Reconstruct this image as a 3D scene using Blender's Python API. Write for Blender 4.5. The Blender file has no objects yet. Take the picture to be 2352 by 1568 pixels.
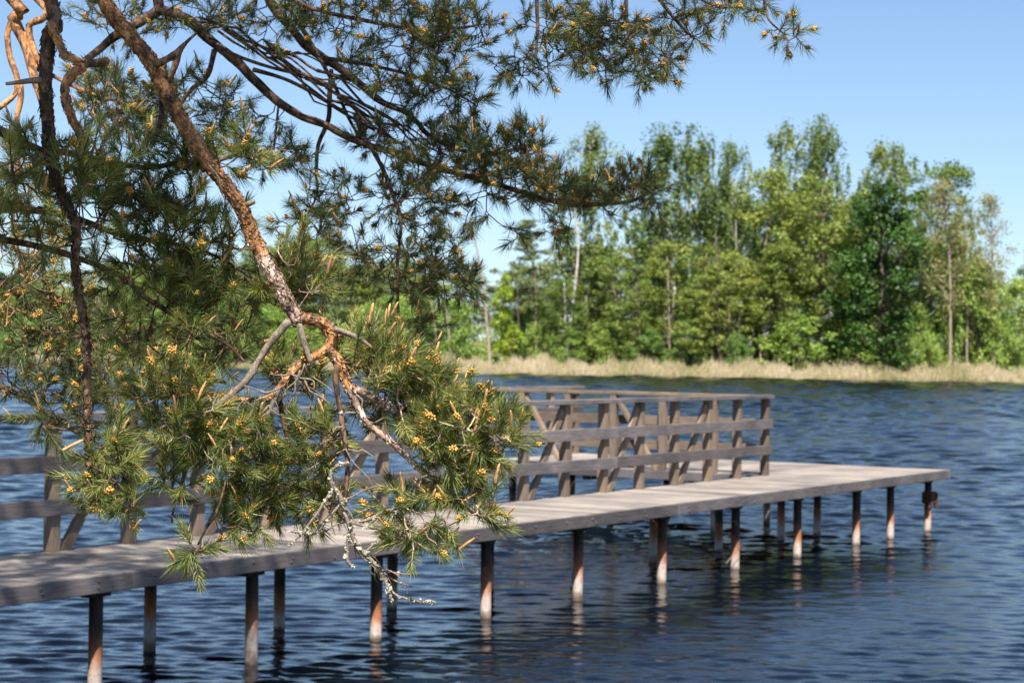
import bpy, math, random
import numpy as np
from mathutils import Matrix, Vector

# ------------------------------------------------------------------ camera
S = bpy.context.scene
COL = S.collection
W_PX, F_PX = 2352.0, 4573.0          # picture width and focal length in the same pixel unit
V_HOR, ROLL, EYE = 808.0, 0.014, 2.533
PITCH = math.atan((V_HOR - 784) / F_PX)
cam_d = bpy.data.cameras.new("camera")
cam = bpy.data.objects.new("camera", cam_d)
COL.objects.link(cam)
CM = Matrix.Translation((0, 0, EYE)) @ Matrix.Rotation(math.radians(90) + PITCH, 4, 'X') @ Matrix.Rotation(ROLL, 4, 'Z')
cam.matrix_world = CM
cam_d.sensor_width = 36
cam_d.lens = 36 * F_PX / W_PX
cam_d.clip_start = 0.1
cam_d.clip_end = 3000
cam_d.dof.use_dof = True
cam_d.dof.focus_distance = 5.0
cam_d.dof.aperture_fstop = 9.6
S.camera = cam

# ------------------------------------------------------------------ light
SUN_EL, SUN_X, SUN_Y = math.radians(57), 0.07, -0.997     # horizontal direction towards the sun
wld = bpy.data.worlds.new("World")
S.world = wld
wld.use_nodes = True
wn, wl = wld.node_tree.nodes, wld.node_tree.links
wn.clear()
sky = wn.new('ShaderNodeTexSky')
sky.sky_type = 'NISHITA'
sky.sun_disc = False
sky.sun_elevation = SUN_EL
sky.sun_rotation = math.atan2(SUN_X, SUN_Y)
sky.air_density = 0.8
sky.dust_density = 0.4
sky.ozone_density = 3.0
bgn = wn.new('ShaderNodeBackground')
bgn.inputs[1].default_value = 0.072
wo = wn.new('ShaderNodeOutputWorld')
# look up the sky a little higher than the true direction: the air that day was clearer than the model's horizon band
tcw = wn.new('ShaderNodeTexCoord')
lift = wn.new('ShaderNodeVectorMath'); lift.operation = 'MULTIPLY_ADD'
lift.inputs[1].default_value = (1, 1, 1.0); lift.inputs[2].default_value = (0, 0, 0.015)
wl.new(tcw.outputs['Generated'], lift.inputs[0])
wl.new(lift.outputs[0], sky.inputs[0])
wl.new(sky.outputs[0], bgn.inputs[0])
wl.new(bgn.outputs[0], wo.inputs[0])
sun_d = bpy.data.lights.new("sun", 'SUN')
sun_d.energy = 5.0
sun_d.angle = math.radians(0.53)
sun_d.color = (1.0, 0.94, 0.85)
sun = bpy.data.objects.new("sun", sun_d)
COL.objects.link(sun)
to_sun = Vector((SUN_X * math.cos(SUN_EL), SUN_Y * math.cos(SUN_EL), math.sin(SUN_EL)))
sun.rotation_euler = to_sun.to_track_quat('Z', 'Y').to_euler()
S.view_settings.view_transform = 'Standard'
S.view_settings.look = 'None'
S.view_settings.gamma = 1.0
S.view_settings.exposure = 1.15
S.cycles.max_bounces = 8
S.cycles.diffuse_bounces = 3
S.cycles.transmission_bounces = 3
S.cycles.transparent_max_bounces = 4
S.cycles.caustics_reflective = False
S.cycles.caustics_refractive = False

rng = np.random.default_rng(7)
random.seed(7)


# ------------------------------------------------------------------ helpers
def P(u, v, Y):
    """world point seen at picture point (u, v) at distance Y in front of the camera"""
    d = CM.to_3x3() @ Vector(((u - 1176) / F_PX, (784 - v) / F_PX, -1))
    k = Y / d.y
    return np.array([d.x * k, Y, EYE + d.z * k])


def tag(o, label=None, cat=None, group=None, kind=None):
    if label: o["label"] = label
    if cat: o["category"] = cat
    if group: o["group"] = group
    if kind: o["kind"] = kind
    return o


def empty(name, loc=(0, 0, 0), rz=0.0):
    o = bpy.data.objects.new(name, None)
    COL.objects.link(o)
    o.location = loc
    o.rotation_euler = (0, 0, rz)
    o.empty_display_size = 0.2
    return o


def np_mesh(name, verts, faces_list, mats, smooth=False, tint=None, mat_idx=None):
    """faces_list: list of int arrays (n,k)"""
    me = bpy.data.meshes.new(name)
    verts = np.asarray(verts, dtype=np.float32)
    me.vertices.add(len(verts))
    me.vertices.foreach_set("co", verts.ravel())
    faces_list = [np.asarray(f, dtype=np.int32) for f in faces_list if len(f)]
    nl = sum(f.size for f in faces_list)
    nf = sum(len(f) for f in faces_list)
    me.loops.add(nl)
    me.polygons.add(nf)
    me.loops.foreach_set("vertex_index", np.concatenate([f.ravel() for f in faces_list]))
    tot = np.concatenate([np.full(len(f), f.shape[1], dtype=np.int32) for f in faces_list])
    st = np.concatenate([[0], np.cumsum(tot)[:-1]]).astype(np.int32)
    me.polygons.foreach_set("loop_start", st)
    me.polygons.foreach_set("use_smooth", np.full(nf, bool(smooth)))
    if mat_idx is not None:
        me.polygons.foreach_set("material_index", np.asarray(mat_idx, dtype=np.int32))
    if tint is not None:
        a = me.attributes.new("tint", 'FLOAT', 'POINT')
        a.data.foreach_set("value", np.asarray(tint, dtype=np.float32))
    for m in (mats if isinstance(mats, (list, tuple)) else [mats]):
        me.materials.append(m)
    me.update(calc_edges=True)
    me.validate()
    return me


def link(name, me, parent=None, loc=None):
    o = bpy.data.objects.new(name, me)
    COL.objects.link(o)
    if parent is not None: o.parent = parent
    if loc is not None: o.location = loc
    return o


class MB:
    """collects boxes and tubes into one mesh"""
    def __init__(s):
        s.v, s.q, s.t, s.n, s.tint = [], [], [], 0, []

    def add(s, v, quads=(), tris=(), tint=0.5):
        v = np.asarray(v, dtype=float)
        s.v.append(v)
        if len(quads): s.q.append(np.asarray(quads, dtype=int) + s.n)
        if len(tris): s.t.append(np.asarray(tris, dtype=int) + s.n)
        s.tint.append(np.full(len(v), tint) if np.isscalar(tint) else np.asarray(tint))
        s.n += len(v)

    def box(s, c, size, tint=0.5, ax=None, jit=0.0, bev=0.004):
        """bevelled box; ax = 3 unit axes"""
        c = np.asarray(c, float); h = np.asarray(size, float) / 2
        ax = np.eye(3) if ax is None else np.asarray(ax, float)
        b = min(bev, h.min() * 0.6)
        vs = []; idx = {}
        for sx in (-1, 1):
            for sy in (-1, 1):
                for sz in (-1, 1):
                    for k in range(3):
                        p = np.array([sx, sy, sz]) * h
                        for m in range(3):
                            if m != k: p[m] -= np.sign(p[m]) * b
                        idx[(sx, sy, sz, k)] = len(vs)
                        vs.append(p)
        Q = []; T = []
        for k in range(3):
            o = [m for m in range(3) if m != k]
            for sg in (-1, 1):
                f = []
                for (a_, b_) in ((-1, -1), (1, -1), (1, 1), (-1, 1)):
                    g = [0, 0, 0]; g[k] = sg; g[o[0]] = a_; g[o[1]] = b_
                    f.append(idx[(g[0], g[1], g[2], k)])
                if (sg > 0) == (k == 1): f = f[::-1]
                Q.append(f)
        for k in range(3):                      # edges along axis k
            o = [m for m in range(3) if m != k]
            for a_ in (-1, 1):
                for b_ in (-1, 1):
                    g0 = [0, 0, 0]; g1 = [0, 0, 0]
                    g0[k] = -1; g1[k] = 1
                    for g in (g0, g1): g[o[0]] = a_; g[o[1]] = b_
                    f = [idx[(*g0, o[0])], idx[(*g1, o[0])], idx[(*g1, o[1])], idx[(*g0, o[1])]]
                    Q.append(f)
        for sx in (-1, 1):
            for sy in (-1, 1):
                for sz in (-1, 1):
                    T.append([idx[(sx, sy, sz, k)] for k in range(3)])
        vs = np.array(vs)
        for F in (Q, T):                        # every face looks outwards
            for i_, f in enumerate(F):
                p = vs[f]
                if np.dot(np.cross(p[1] - p[0], p[2] - p[0]), p.mean(0)) < 0: F[i_] = f[::-1]
        if jit: vs = vs + rng.normal(0, jit, vs.shape)
        s.add(c + vs @ ax, Q, T, tint)

    def bar(s, p0, p1, w, h, up=(0, 0, 1), tint=0.5, bev=0.004):
        p0 = np.asarray(p0, float); p1 = np.asarray(p1, float)
        x = p1 - p0; L = np.linalg.norm(x); x /= L
        y = np.cross(up, x); y /= np.linalg.norm(y)
        z = np.cross(x, y)
        s.box((p0 + p1) / 2, (L, w, h), tint, (x, y, z), bev=bev)

    def tube(s, pts, rad, k=8, noise=0.0, tint=0.5, cap=True, seed=0):
        v, q, t = tube_arrays(pts, rad, k, noise, cap, seed)
        s.add(v, q, t, tint)

    def build(s, name, mats, parent=None, smooth=False):
        me = np_mesh(name, np.concatenate(s.v),
                     [x for x in ([np.concatenate(s.q)] if s.q else []) + ([np.concatenate(s.t)] if s.t else [])],
                     mats, smooth, np.concatenate(s.tint))
        return link(name, me, parent)


def resample(pts, rad, step):
    """Catmull-Rom through pts, radius interpolated, spacing about step"""
    pts = np.asarray(pts, float); rad = np.asarray(rad, float)
    n = len(pts)
    if n == 2:
        m = max(2, int(np.linalg.norm(pts[1] - pts[0]) / step) + 1)
        t = np.linspace(0, 1, m)[:, None]
        return pts[0] + (pts[1] - pts[0]) * t, rad[0] + (rad[1] - rad[0]) * t[:, 0]
    ext = np.vstack([2 * pts[0] - pts[1], pts, 2 * pts[-1] - pts[-2]])
    out, ro = [], []
    for i in range(n - 1):
        p0, p1, p2, p3 = ext[i:i + 4]
        m = max(1, int(np.linalg.norm(p2 - p1) / step))
        t = (np.arange(m) / m)[:, None]
        out.append(0.5 * ((2 * p1) + (-p0 + p2) * t + (2 * p0 - 5 * p1 + 4 * p2 - p3) * t ** 2 + (-p0 + 3 * p1 - 3 * p2 + p3) * t ** 3))
        ro.append(rad[i] + (rad[i + 1] - rad[i]) * t[:, 0])
    out.append(pts[-1:]); ro.append(rad[-1:])
    return np.concatenate(out), np.concatenate(ro)


def tube_arrays(pts, rad, k=8, noise=0.0, cap=True, seed=0):
    pts = np.asarray(pts, float); rad = np.asarray(rad, float)
    n = len(pts)
    tan = np.gradient(pts, axis=0)
    tan /= np.linalg.norm(tan, axis=1)[:, None] + 1e-12
    r0 = np.array([0.0, 0, 1]) if abs(tan[0][2]) < 0.9 else np.array([1.0, 0, 0])
    N = np.zeros((n, 3))
    a = r0 - tan[0] * np.dot(r0, tan[0]); a /= np.linalg.norm(a)
    for i in range(n):
        a = a - tan[i] * np.dot(a, tan[i]); a /= np.linalg.norm(a) + 1e-12
        N[i] = a
    B = np.cross(tan, N)
    ang = np.linspace(0, 2 * np.pi, k, endpoint=False)
    R = np.repeat(rad[:, None], k, 1)
    if noise:
        g = np.random.default_rng(seed + 11)
        nz = g.normal(0, 1, (n, k))
        nz = (nz + np.roll(nz, 1, 1) * 0.6) / 1.2
        sm = nz.copy()
        sm[1:] += nz[:-1] * 0.6
        low = g.normal(0, 1, (n // 5 + 3, k))
        li = np.arange(n) / 5.0
        l0 = li.astype(int); lf = (li - l0)[:, None]
        low = low[l0] * (1 - lf) + low[l0 + 1] * lf
        low = (low + np.roll(low, 1, 1) + np.roll(low, -1, 1)) / 1.7
        R = R * (1 + noise * (0.55 * sm + 0.6 * low))
    v = pts[:, None, :] + R[:, :, None] * (np.cos(ang)[None, :, None] * N[:, None, :] + np.sin(ang)[None, :, None] * B[:, None, :])
    v = v.reshape(-1, 3)
    i = np.arange(n - 1)[:, None] * k; j = np.arange(k)[None, :]; j2 = (j + 1) % k
    q = np.stack([i + j, i + j2, i + k + j2, i + k + j], -1).reshape(-1, 4)
    t = []
    if cap:
        c0 = len(v)
        v = np.vstack([v, pts[0] - tan[0] * rad[0] * 0.4, pts[-1] + tan[-1] * rad[-1] * 0.6])
        for a_ in range(k):
            b_ = (a_ + 1) % k
            t.append([c0, b_, a_])
            t.append([c0 + 1, (n - 1) * k + a_, (n - 1) * k + b_])
    return v, q, np.array(t, dtype=int).reshape(-1, 3)


# ------------------------------------------------------------------ materials
def nodes_of(name):
    m = bpy.data.materials.new(name)
    m.use_nodes = True
    nt = m.node_tree
    return m, nt, nt.nodes["Principled BSDF"]


def ramp(nt, stops):
    r = nt.nodes.new('ShaderNodeValToRGB')
    e = r.color_ramp.elements
    while len(e) < len(stops): e.new(0.5)
    for x, (p, c) in zip(e, stops):
        x.position = p
        x.color = (*c, 1)
    return r


def coord(nt, scale=(1, 1, 1), rot=(0, 0, 0), kind='Object'):
    tc = nt.nodes.new('ShaderNodeTexCoord')
    mp = nt.nodes.new('ShaderNodeMapping')
    mp.inputs['Scale'].default_value = scale
    mp.inputs['Rotation'].default_value = rot
    nt.links.new(tc.outputs[kind], mp.inputs['Vector'])
    return mp.outputs[0]


def noise(nt, vec, scale, detail=4, rough=0.55):
    n = nt.nodes.new('ShaderNodeTexNoise')
    n.inputs['Scale'].default_value = scale
    n.inputs['Detail'].default_value = detail
    n.inputs['Roughness'].default_value = rough
    nt.links.new(vec, n.inputs['Vector'])
    return n.outputs['Fac']


def math_n(nt, op, a, b=None):
    n = nt.nodes.new('ShaderNodeMath')
    n.operation = op
    for i, x in enumerate((a, b)):
        if x is None: continue
        if isinstance(x, (int, float)): n.inputs[i].default_value = x
        else: nt.links.new(x, n.inputs[i])
    return n.outputs[0]


def mix(nt, fac, a, b, blend='MIX'):
    n = nt.nodes.new('ShaderNodeMix')
    n.data_type = 'RGBA'
    n.blend_type = blend
    for key, x in ((0, fac), (6, a), (7, b)):
        if isinstance(x, (int, float)): n.inputs[key].default_value = x
        elif isinstance(x, tuple): n.inputs[key].default_value = (*x, 1)
        else: nt.links.new(x, n.inputs[key])
    return n.outputs[2]


def bump(nt, bsdf, height, strength, dist):
    b = nt.nodes.new('ShaderNodeBump')
    b.inputs['Strength'].default_value = strength
    b.inputs['Distance'].default_value = dist
    nt.links.new(height, b.inputs['Height'])
    nt.links.new(b.outputs[0], bsdf.inputs['Normal'])
    return b


def attr(nt, name="tint"):
    a = nt.nodes.new('ShaderNodeAttribute')
    a.attribute_name = name
    return a.outputs['Fac']


def leaf_mat(name, stops, trans=0.35, rough=0.5, vary=0.0):
    m, nt, b = nodes_of(name)
    r = ramp(nt, stops)
    nt.links.new(attr(nt), r.inputs[0])
    col = r.outputs[0]
    if vary:                                    # every tree has its own shade of green
        oi = nt.nodes.new('ShaderNodeObjectInfo')
        vr = ramp(nt, [(0.0, (0.72, 0.80, 0.85)), (0.35, (1.0, 1.0, 0.9)), (0.65, (1.12, 1.02, 0.95)), (1.0, (1.25, 1.18, 1.15))])
        nt.links.new(oi.outputs['Random'], vr.inputs[0])
        col = mix(nt, vary, col, mix(nt, 1.0, col, vr.outputs[0], 'MULTIPLY'))
    nt.links.new(col, b.inputs['Base Color'])
    b.inputs['Roughness'].default_value = rough
    b.inputs['Specular IOR Level'].default_value = 0.35
    tr = nt.nodes.new('ShaderNodeBsdfTranslucent')
    br = mix(nt, 1.0, col, (1.25, 1.2, 0.6), 'MULTIPLY')
    nt.links.new(br, tr.inputs['Color'])
    mx = nt.nodes.new('ShaderNodeMixShader')
    mx.inputs[0].default_value = trans
    out = nt.nodes["Material Output"]
    nt.links.new(b.outputs[0], mx.inputs[1])
    nt.links.new(tr.outputs[0], mx.inputs[2])
    nt.links.new(mx.outputs[0], out.inputs[0])
    return m


def wood_mat(name, dark, light, warm, axis_scale, spec=0.2):
    """weathered timber; grain along the axis with the small scale"""
    m, nt, b = nodes_of(name)
    v = coord(nt, axis_scale)
    g = noise(nt, v, 9, 6, 0.6)
    g2 = noise(nt, coord(nt, (1, 1, 1)), 1.3, 3)
    r = ramp(nt, [(0.28, dark), (0.5, tuple((d + l) / 2 for d, l in zip(dark, light))), (0.72, light)])
    nt.links.new(g, r.inputs[0])
    k = math_n(nt, 'MULTIPLY_ADD', attr(nt), 0.8); k.node.inputs[2].default_value = -0.15
    c = mix(nt, k, r.outputs[0], warm)
    st = ramp(nt, [(0.35, (0.66, 0.66, 0.68)), (0.6, (1.1, 1.07, 1.04))])
    nt.links.new(g2, st.inputs[0])
    c = mix(nt, 1.0, c, st.outputs[0], 'MULTIPLY')
    bt = ramp(nt, [(0.0, (0.62, 0.61, 0.60)), (0.25, (0.88, 0.87, 0.86)), (1.0, (1.15, 1.15, 1.15))])
    sw = nt.nodes.new('ShaderNodeMath'); sw.operation = 'FRACT'; nt.links.new(math_n(nt, 'MULTIPLY', attr(nt), 7.31), sw.inputs[0])
    nt.links.new(sw.outputs[0], bt.inputs[0])
    c = mix(nt, 1.0, c, bt.outputs[0], 'MULTIPLY')
    nt.links.new(c, b.inputs['Base Color'])
    b.inputs['Roughness'].default_value = 0.8
    b.inputs['Specular IOR Level'].default_value = spec
    bump(nt, b, g, 0.5, 0.004)
    return m


M_deck = wood_mat("weathered_deck_boards", (0.17, 0.152, 0.138), (0.315, 0.287, 0.262), (0.30, 0.262, 0.225), (7, 0.6, 3))
M_fascia = wood_mat("grey_fascia_board", (0.085, 0.08, 0.085), (0.20, 0.185, 0.19), (0.17, 0.15, 0.145), (0.5, 6, 6))
M_rail = wood_mat("grey_rail_board", (0.085, 0.077, 0.08), (0.21, 0.19, 0.19), (0.17, 0.145, 0.13), (0.5, 7, 7))
M_armrail = wood_mat("brown_rail_board", (0.11, 0.085, 0.068), (0.26, 0.21, 0.165), (0.22, 0.16, 0.115), (7, 0.5, 7))
M_post = wood_mat("brown_post_timber", (0.12, 0.088, 0.066), (0.28, 0.22, 0.175), (0.26, 0.185, 0.125), (7, 7, 0.5))


def simple(name, col, rough=0.7, nscale=None, col2=None, spec=0.3, bstr=0.0, bdist=0.002):
    m, nt, b = nodes_of(name)
    b.inputs['Base Color'].default_value = (*col, 1)
    b.inputs['Roughness'].default_value = rough
    b.inputs['Specular IOR Level'].default_value = spec
    if nscale:
        f = noise(nt, coord(nt), nscale, 5)
        r = ramp(nt, [(0.32, col), (0.68, col2)])
        nt.links.new(f, r.inputs[0])
        nt.links.new(r.outputs[0], b.inputs['Base Color'])
        if bstr: bump(nt, b, f, bstr, bdist)
    return m


M_steel = simple("black_steel_beam", (0.015, 0.013, 0.012), 0.6, 20, (0.05, 0.03, 0.02))
M_screw = simple("pale_screw_ring", (0.5, 0.46, 0.42), 0.6)


def pile_mat():
    m, nt, b = nodes_of("rusty_steel_pile")
    tc = nt.nodes.new('ShaderNodeTexCoord')
    sp = nt.nodes.new('ShaderNodeSeparateXYZ')
    nt.links.new(tc.outputs['Object'], sp.inputs[0])
    f = noise(nt, coord(nt, (1, 1, 0.7)), 14, 6, 0.65)
    z = math_n(nt, 'MULTIPLY_ADD', f, 0.16); z.node.inputs[2].default_value = -0.08
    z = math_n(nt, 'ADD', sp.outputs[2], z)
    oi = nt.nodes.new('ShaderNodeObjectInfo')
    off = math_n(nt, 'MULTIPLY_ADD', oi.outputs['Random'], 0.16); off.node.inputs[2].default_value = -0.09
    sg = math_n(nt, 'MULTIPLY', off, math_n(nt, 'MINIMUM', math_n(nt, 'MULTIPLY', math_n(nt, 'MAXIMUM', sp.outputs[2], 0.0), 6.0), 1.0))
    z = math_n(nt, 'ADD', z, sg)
    r = ramp(nt, [(0.0, (0.10, 0.075, 0.055)), (0.035, (0.30, 0.24, 0.19)), (0.06, (0.50, 0.45, 0.41)), (0.15, (0.52, 0.43, 0.36)), (0.25, (0.40, 0.18, 0.09)), (0.36, (0.24, 0.09, 0.036)), (0.48, (0.035, 0.019, 0.014))])  # near-black top stop is the deck's shade painted into the rust colour
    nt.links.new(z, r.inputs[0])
    sp2 = ramp(nt, [(0.3, (0.6, 0.5, 0.45)), (0.55, (1.05, 1.0, 1.0))])
    nt.links.new(noise(nt, coord(nt, (1, 1, 0.4)), 45, 5, 0.7), sp2.inputs[0])
    nt.links.new(mix(nt, 1.0, r.outputs[0], sp2.outputs[0], 'MULTIPLY'), b.inputs['Base Color'])
    b.inputs['Roughness'].default_value = 0.75
    bump(nt, b, f, 0.4, 0.004)
    return m


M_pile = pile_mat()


def bark_mat(name, plate, flake, crack, scale=1.0, bstr=1.0):
    """thin overlapping bark flakes: every flake has its own tone, gaps between them only open here and there"""
    m, nt, b = nodes_of(name)
    v = coord(nt, (1, 1, 0.6))
    n0 = nt.nodes.new('ShaderNodeTexNoise'); n0.inputs['Scale'].default_value = 45 * scale; n0.inputs['Detail'].default_value = 5
    nt.links.new(v, n0.inputs['Vector'])
    wv = nt.nodes.new('ShaderNodeVectorMath'); wv.operation = 'MULTIPLY_ADD'
    nt.links.new(n0.outputs['Color'], wv.inputs[0]); wv.inputs[1].default_value = (0.035, 0.035, 0.035)
    nt.links.new(v, wv.inputs[2])
    cells = []
    for sc in (85, 150):
        vo = nt.nodes.new('ShaderNodeTexVoronoi'); vo.inputs['Scale'].default_value = sc * scale
        nt.links.new(wv.outputs[0], vo.inputs['Vector'])
        sx = nt.nodes.new('ShaderNodeSeparateColor'); nt.links.new(vo.outputs['Color'], sx.inputs[0])
        cells.append(sx.outputs[0])
    ve = nt.nodes.new('ShaderNodeTexVoronoi'); ve.feature = 'DISTANCE_TO_EDGE'; ve.inputs['Scale'].default_value = 85 * scale
    nt.links.new(wv.outputs[0], ve.inputs['Vector'])
    big = noise(nt, v, 14 * scale, 4, 0.6)
    fine = noise(nt, v, 120 * scale, 5, 0.65)
    tone = math_n(nt, 'MULTIPLY_ADD', cells[0], 0.35)
    nt.links.new(math_n(nt, 'MULTIPLY', big, 0.75), tone.node.inputs[2])
    tone = math_n(nt, 'ADD', tone, math_n(nt, 'MULTIPLY', cells[1], 0.14))
    r = ramp(nt, [(0.38, tuple(0.38 * x for x in plate)), (0.52, plate), (0.66, flake), (0.80, tuple(min(1.4 * x + 0.05, 0.8) for x in flake))])
    nt.links.new(tone, r.inputs[0])
    gap = ramp(nt, [(0.0, (0.15, 0.15, 0.15)), (0.05, (1, 1, 1))])
    nt.links.new(ve.outputs['Distance'], gap.inputs[0])
    msk = ramp(nt, [(0.30, (0, 0, 0)), (0.48, (1, 1, 1))])
    nt.links.new(noise(nt, v, 28 * scale, 3), msk.inputs[0])
    open_ = math_n(nt, 'MAXIMUM', gap.outputs[0], msk.outputs[0])
    c = mix(nt, open_, crack, r.outputs[0])
    fr = ramp(nt, [(0.3, (0.62, 0.58, 0.55)), (0.62, (1.12, 1.1, 1.06))])
    nt.links.new(fine, fr.inputs[0])
    c = mix(nt, 1.0, c, fr.outputs[0], 'MULTIPLY')
    nt.links.new(c, b.inputs['Base Color'])
    b.inputs['Roughness'].default_value = 0.7
    b.inputs['Specular IOR Level'].default_value = 0.3
    h = math_n(nt, 'MULTIPLY_ADD', cells[0], 0.5)
    nt.links.new(math_n(nt, 'ADD', math_n(nt, 'MULTIPLY', open_, 0.4), math_n(nt, 'MULTIPLY', fine, 0.5)), h.node.inputs[2])
    bump(nt, b, h, bstr, 0.004)
    return m


M_bark_or = bark_mat("orange_flaking_pine_bark", (0.21, 0.115, 0.07), (0.43, 0.205, 0.078), (0.08, 0.04, 0.022), 0.9)
M_bark_mid = bark_mat("pinkish_plated_pine_bark", (0.27, 0.18, 0.14), (0.45, 0.33, 0.27), (0.035, 0.024, 0.02), 0.9, 1.0)
M_bark_dk = bark_mat("dark_pine_bark", (0.055, 0.036, 0.026), (0.12, 0.062, 0.033), (0.015, 0.011, 0.009), 0.9)
M_dead = bark_mat("grey_dead_wood", (0.27, 0.225, 0.18), (0.18, 0.14, 0.11), (0.06, 0.045, 0.035), 1.6, 0.7)
M_lichen = simple("pale_lichen", (0.24, 0.225, 0.17), 0.9, 90, (0.52, 0.50, 0.42), 0.1, 1.0, 0.004)
M_needle = leaf_mat("pine_needles", [(0.0, (0.050, 0.082, 0.026)), (0.35, (0.110, 0.152, 0.038)), (0.75, (0.21, 0.250, 0.060)), (0.93, (0.34, 0.35, 0.11)), (0.945, (0.26, 0.15, 0.07)), (1.0, (0.34, 0.20, 0.10))], 0.22, 0.42)
M_needle_b = leaf_mat("pine_needles_behind", [(0.0, (0.042, 0.070, 0.030)), (0.4, (0.088, 0.128, 0.042)), (0.9, (0.19, 0.21, 0.07)), (0.97, (0.2, 0.13, 0.06)), (1.0, (0.3, 0.18, 0.09))], 0.2, 0.45)
M_pollen = leaf_mat("pollen_cone_scales", [(0.0, (0.46, 0.19, 0.05)), (0.45, (0.68, 0.37, 0.09)), (1.0, (0.80, 0.56, 0.17))], 0.2, 0.6)
M_candle = leaf_mat("candle_scales", [(0.0, (0.38, 0.17, 0.06)), (0.6, (0.56, 0.32, 0.13)), (1.0, (0.68, 0.48, 0.24))], 0.15, 0.6)

# ------------------------------------------------------------------ water and ground
def water_mat(name, bstr, sc):
    m, nt, b = nodes_of(name)
    b.inputs['Base Color'].default_value = (0.0018, 0.0045, 0.0085, 1)
    b.inputs['Roughness'].default_value = 0.06
    b.inputs['IOR'].default_value = 1.333
    b.inputs['Specular IOR Level'].default_value = 0.5
    n1 = noise(nt, coord(nt, (0.75 * sc, 1.5 * sc, 1), (0, 0, 0.12)), 1.6, 5, 0.6)
    n2 = noise(nt, coord(nt, (0.7, 1.2, 1), (0, 0, -0.2)), 9, 3, 0.55)
    h = math_n(nt, 'MULTIPLY_ADD', n2, 0.12)
    nt.links.new(n1, h.node.inputs[2])
    bump(nt, b, h, bstr[0], bstr[1])
    return m


M_water = water_mat("lake_water", (0.5, 0.02), 2.6)
M_water_far = water_mat("lake_water_far", (1.0, 0.30), 1.0)


def build_water():
    Y0, Y1, RATE, NX = 11.5, 235.0, 0.0027, 430
    ys = Y0 * np.exp(np.arange(0, math.log(Y1 / Y0), RATE))
    t = np.linspace(-1, 1, NX)
    Y, T = np.meshgrid(ys, t, indexing='ij')
    X = T * (0.345 * Y + 1.5) + 0.0 * Y
    dY = RATE * Y
    Z = np.zeros_like(X); wsum = np.zeros_like(X)
    g = np.random.default_rng(3)
    NW = 60
    for i in range(NW):
        lam = 0.10 * (7.0 / 0.10) ** (i / (NW - 1.0)) * g.uniform(0.92, 1.08)
        th = math.radians(-96) + g.normal(0, 0.34)
        k = 2 * np.pi / lam
        u = np.clip((lam / dY - 2.6) / 2.2, 0, 1)
        w = u * u * (3 - 2 * u)
        w = w / (1 + (lam / np.maximum(0.155, 4.0 * dY)) ** 1.9)
        ph = g.random() * 6.28
        wob = 0.8 * np.sin((X * g.uniform(0.2, 0.7) + Y * g.uniform(-0.5, 0.5)) / max(lam, 0.35) * 0.8 + g.random() * 6)
        p = k * (np.cos(th) * X + np.sin(th) * Y) + ph + wob
        Z += w / k * (np.sin(p) - 0.22 * np.cos(2 * p))
        wsum += w * w * 0.55
    pa = X * math.sin(0.559) + Y * math.cos(0.559); pn = -X * math.cos(0.559) + Y * math.sin(0.559) - 10.018
    lee = np.exp(-((pn + 1.6) / 2.9) ** 2) * np.clip((pa - 11) / 6, 0, 1) * np.clip((31 - pa) / 3, 0, 1)     # calmer water beside the pier
    patch = 0.85 + 0.3 * np.sin(X * 0.23 + Y * 0.11 + 1) * np.sin(Y * 0.16 - X * 0.09)
    Z *= WAVE_SLOPE * (1 - 0.46 * lee) * patch / np.sqrt(np.maximum(wsum, 1e-4))
    edge = np.clip(np.minimum((1 - np.abs(T)) * 25, (Y - Y0) / 0.8), 0, 1) * np.clip((Y1 - 1.5 - Y) / 6, 0, 1)
    Z *= edge
    ny, nx = X.shape
    v = np.stack([X, Y, Z], -1).reshape(-1, 3)
    i = np.arange(ny - 1)[:, None] * nx; j = np.arange(nx - 1)[None, :]
    q = np.stack([i + j, i + j + 1, i + nx + j + 1, i + nx + j], -1).reshape(-1, 4)
    o = link("lake_water", np_mesh("lake_water", v, [q], [M_water], smooth=True))
    tag(o, kind="structure")
    # the rest of the lake, butted against the rippled part
    B = 900.0
    Ye = float(ys[-1]); a0, a1 = 0.345 * Y0 + 1.5, 0.345 * Ye + 1.5
    vv = [(-B, -60, 0), (B, -60, 0), (B, Y0, 0), (a0, Y0, 0), (-a0, Y0, 0), (-B, Y0, 0), (B, Ye, 0), (a1, Ye, 0), (-a1, Ye, 0), (-B, Ye, 0), (B, B, 0), (-B, B, 0)]
    qq = [(5, 4, 8, 9), (3, 2, 6, 7), (9, 6, 10, 11)]
    me = bpy.data.meshes.new("open_water")
    me.from_pydata(vv, [], [(0, 1, 2, 3, 4, 5), (5, 4, 8, 9), (3, 2, 6, 7), (9, 8, 7, 6, 10, 11)])
    me.materials.append(M_water_far)
    o = link("open_water", me)
    tag(o, kind="structure")


WAVE_SLOPE = 0.18
build_water()

M_ground = simple("shore_grass_ground", (0.10, 0.085, 0.05), 0.95, 3, (0.07, 0.09, 0.03), 0.1, 0.6, 0.05)
M_hill = simple("far_meadow_ground", (0.10, 0.12, 0.04), 0.95, 0.08, (0.16, 0.17, 0.06), 0.1)


def sheet(name, fn, x0, x1, y0, y1, nx, ny, mat):
    xs = np.linspace(x0, x1, nx); ys = np.linspace(y0, y1, ny)
    X, Y = np.meshgrid(xs, ys)
    v = np.stack([X, Y, fn(X, Y)], -1).reshape(-1, 3)
    i = np.arange(ny - 1)[:, None] * nx; j = np.arange(nx - 1)[None, :]
    q = np.stack([i + j, i + j + 1, i + nx + j + 1, i + nx + j], -1).reshape(-1, 4)
    o = link(name, np_mesh(name, v, [q], [mat], smooth=True))
    tag(o, kind="structure")
    return o


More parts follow.
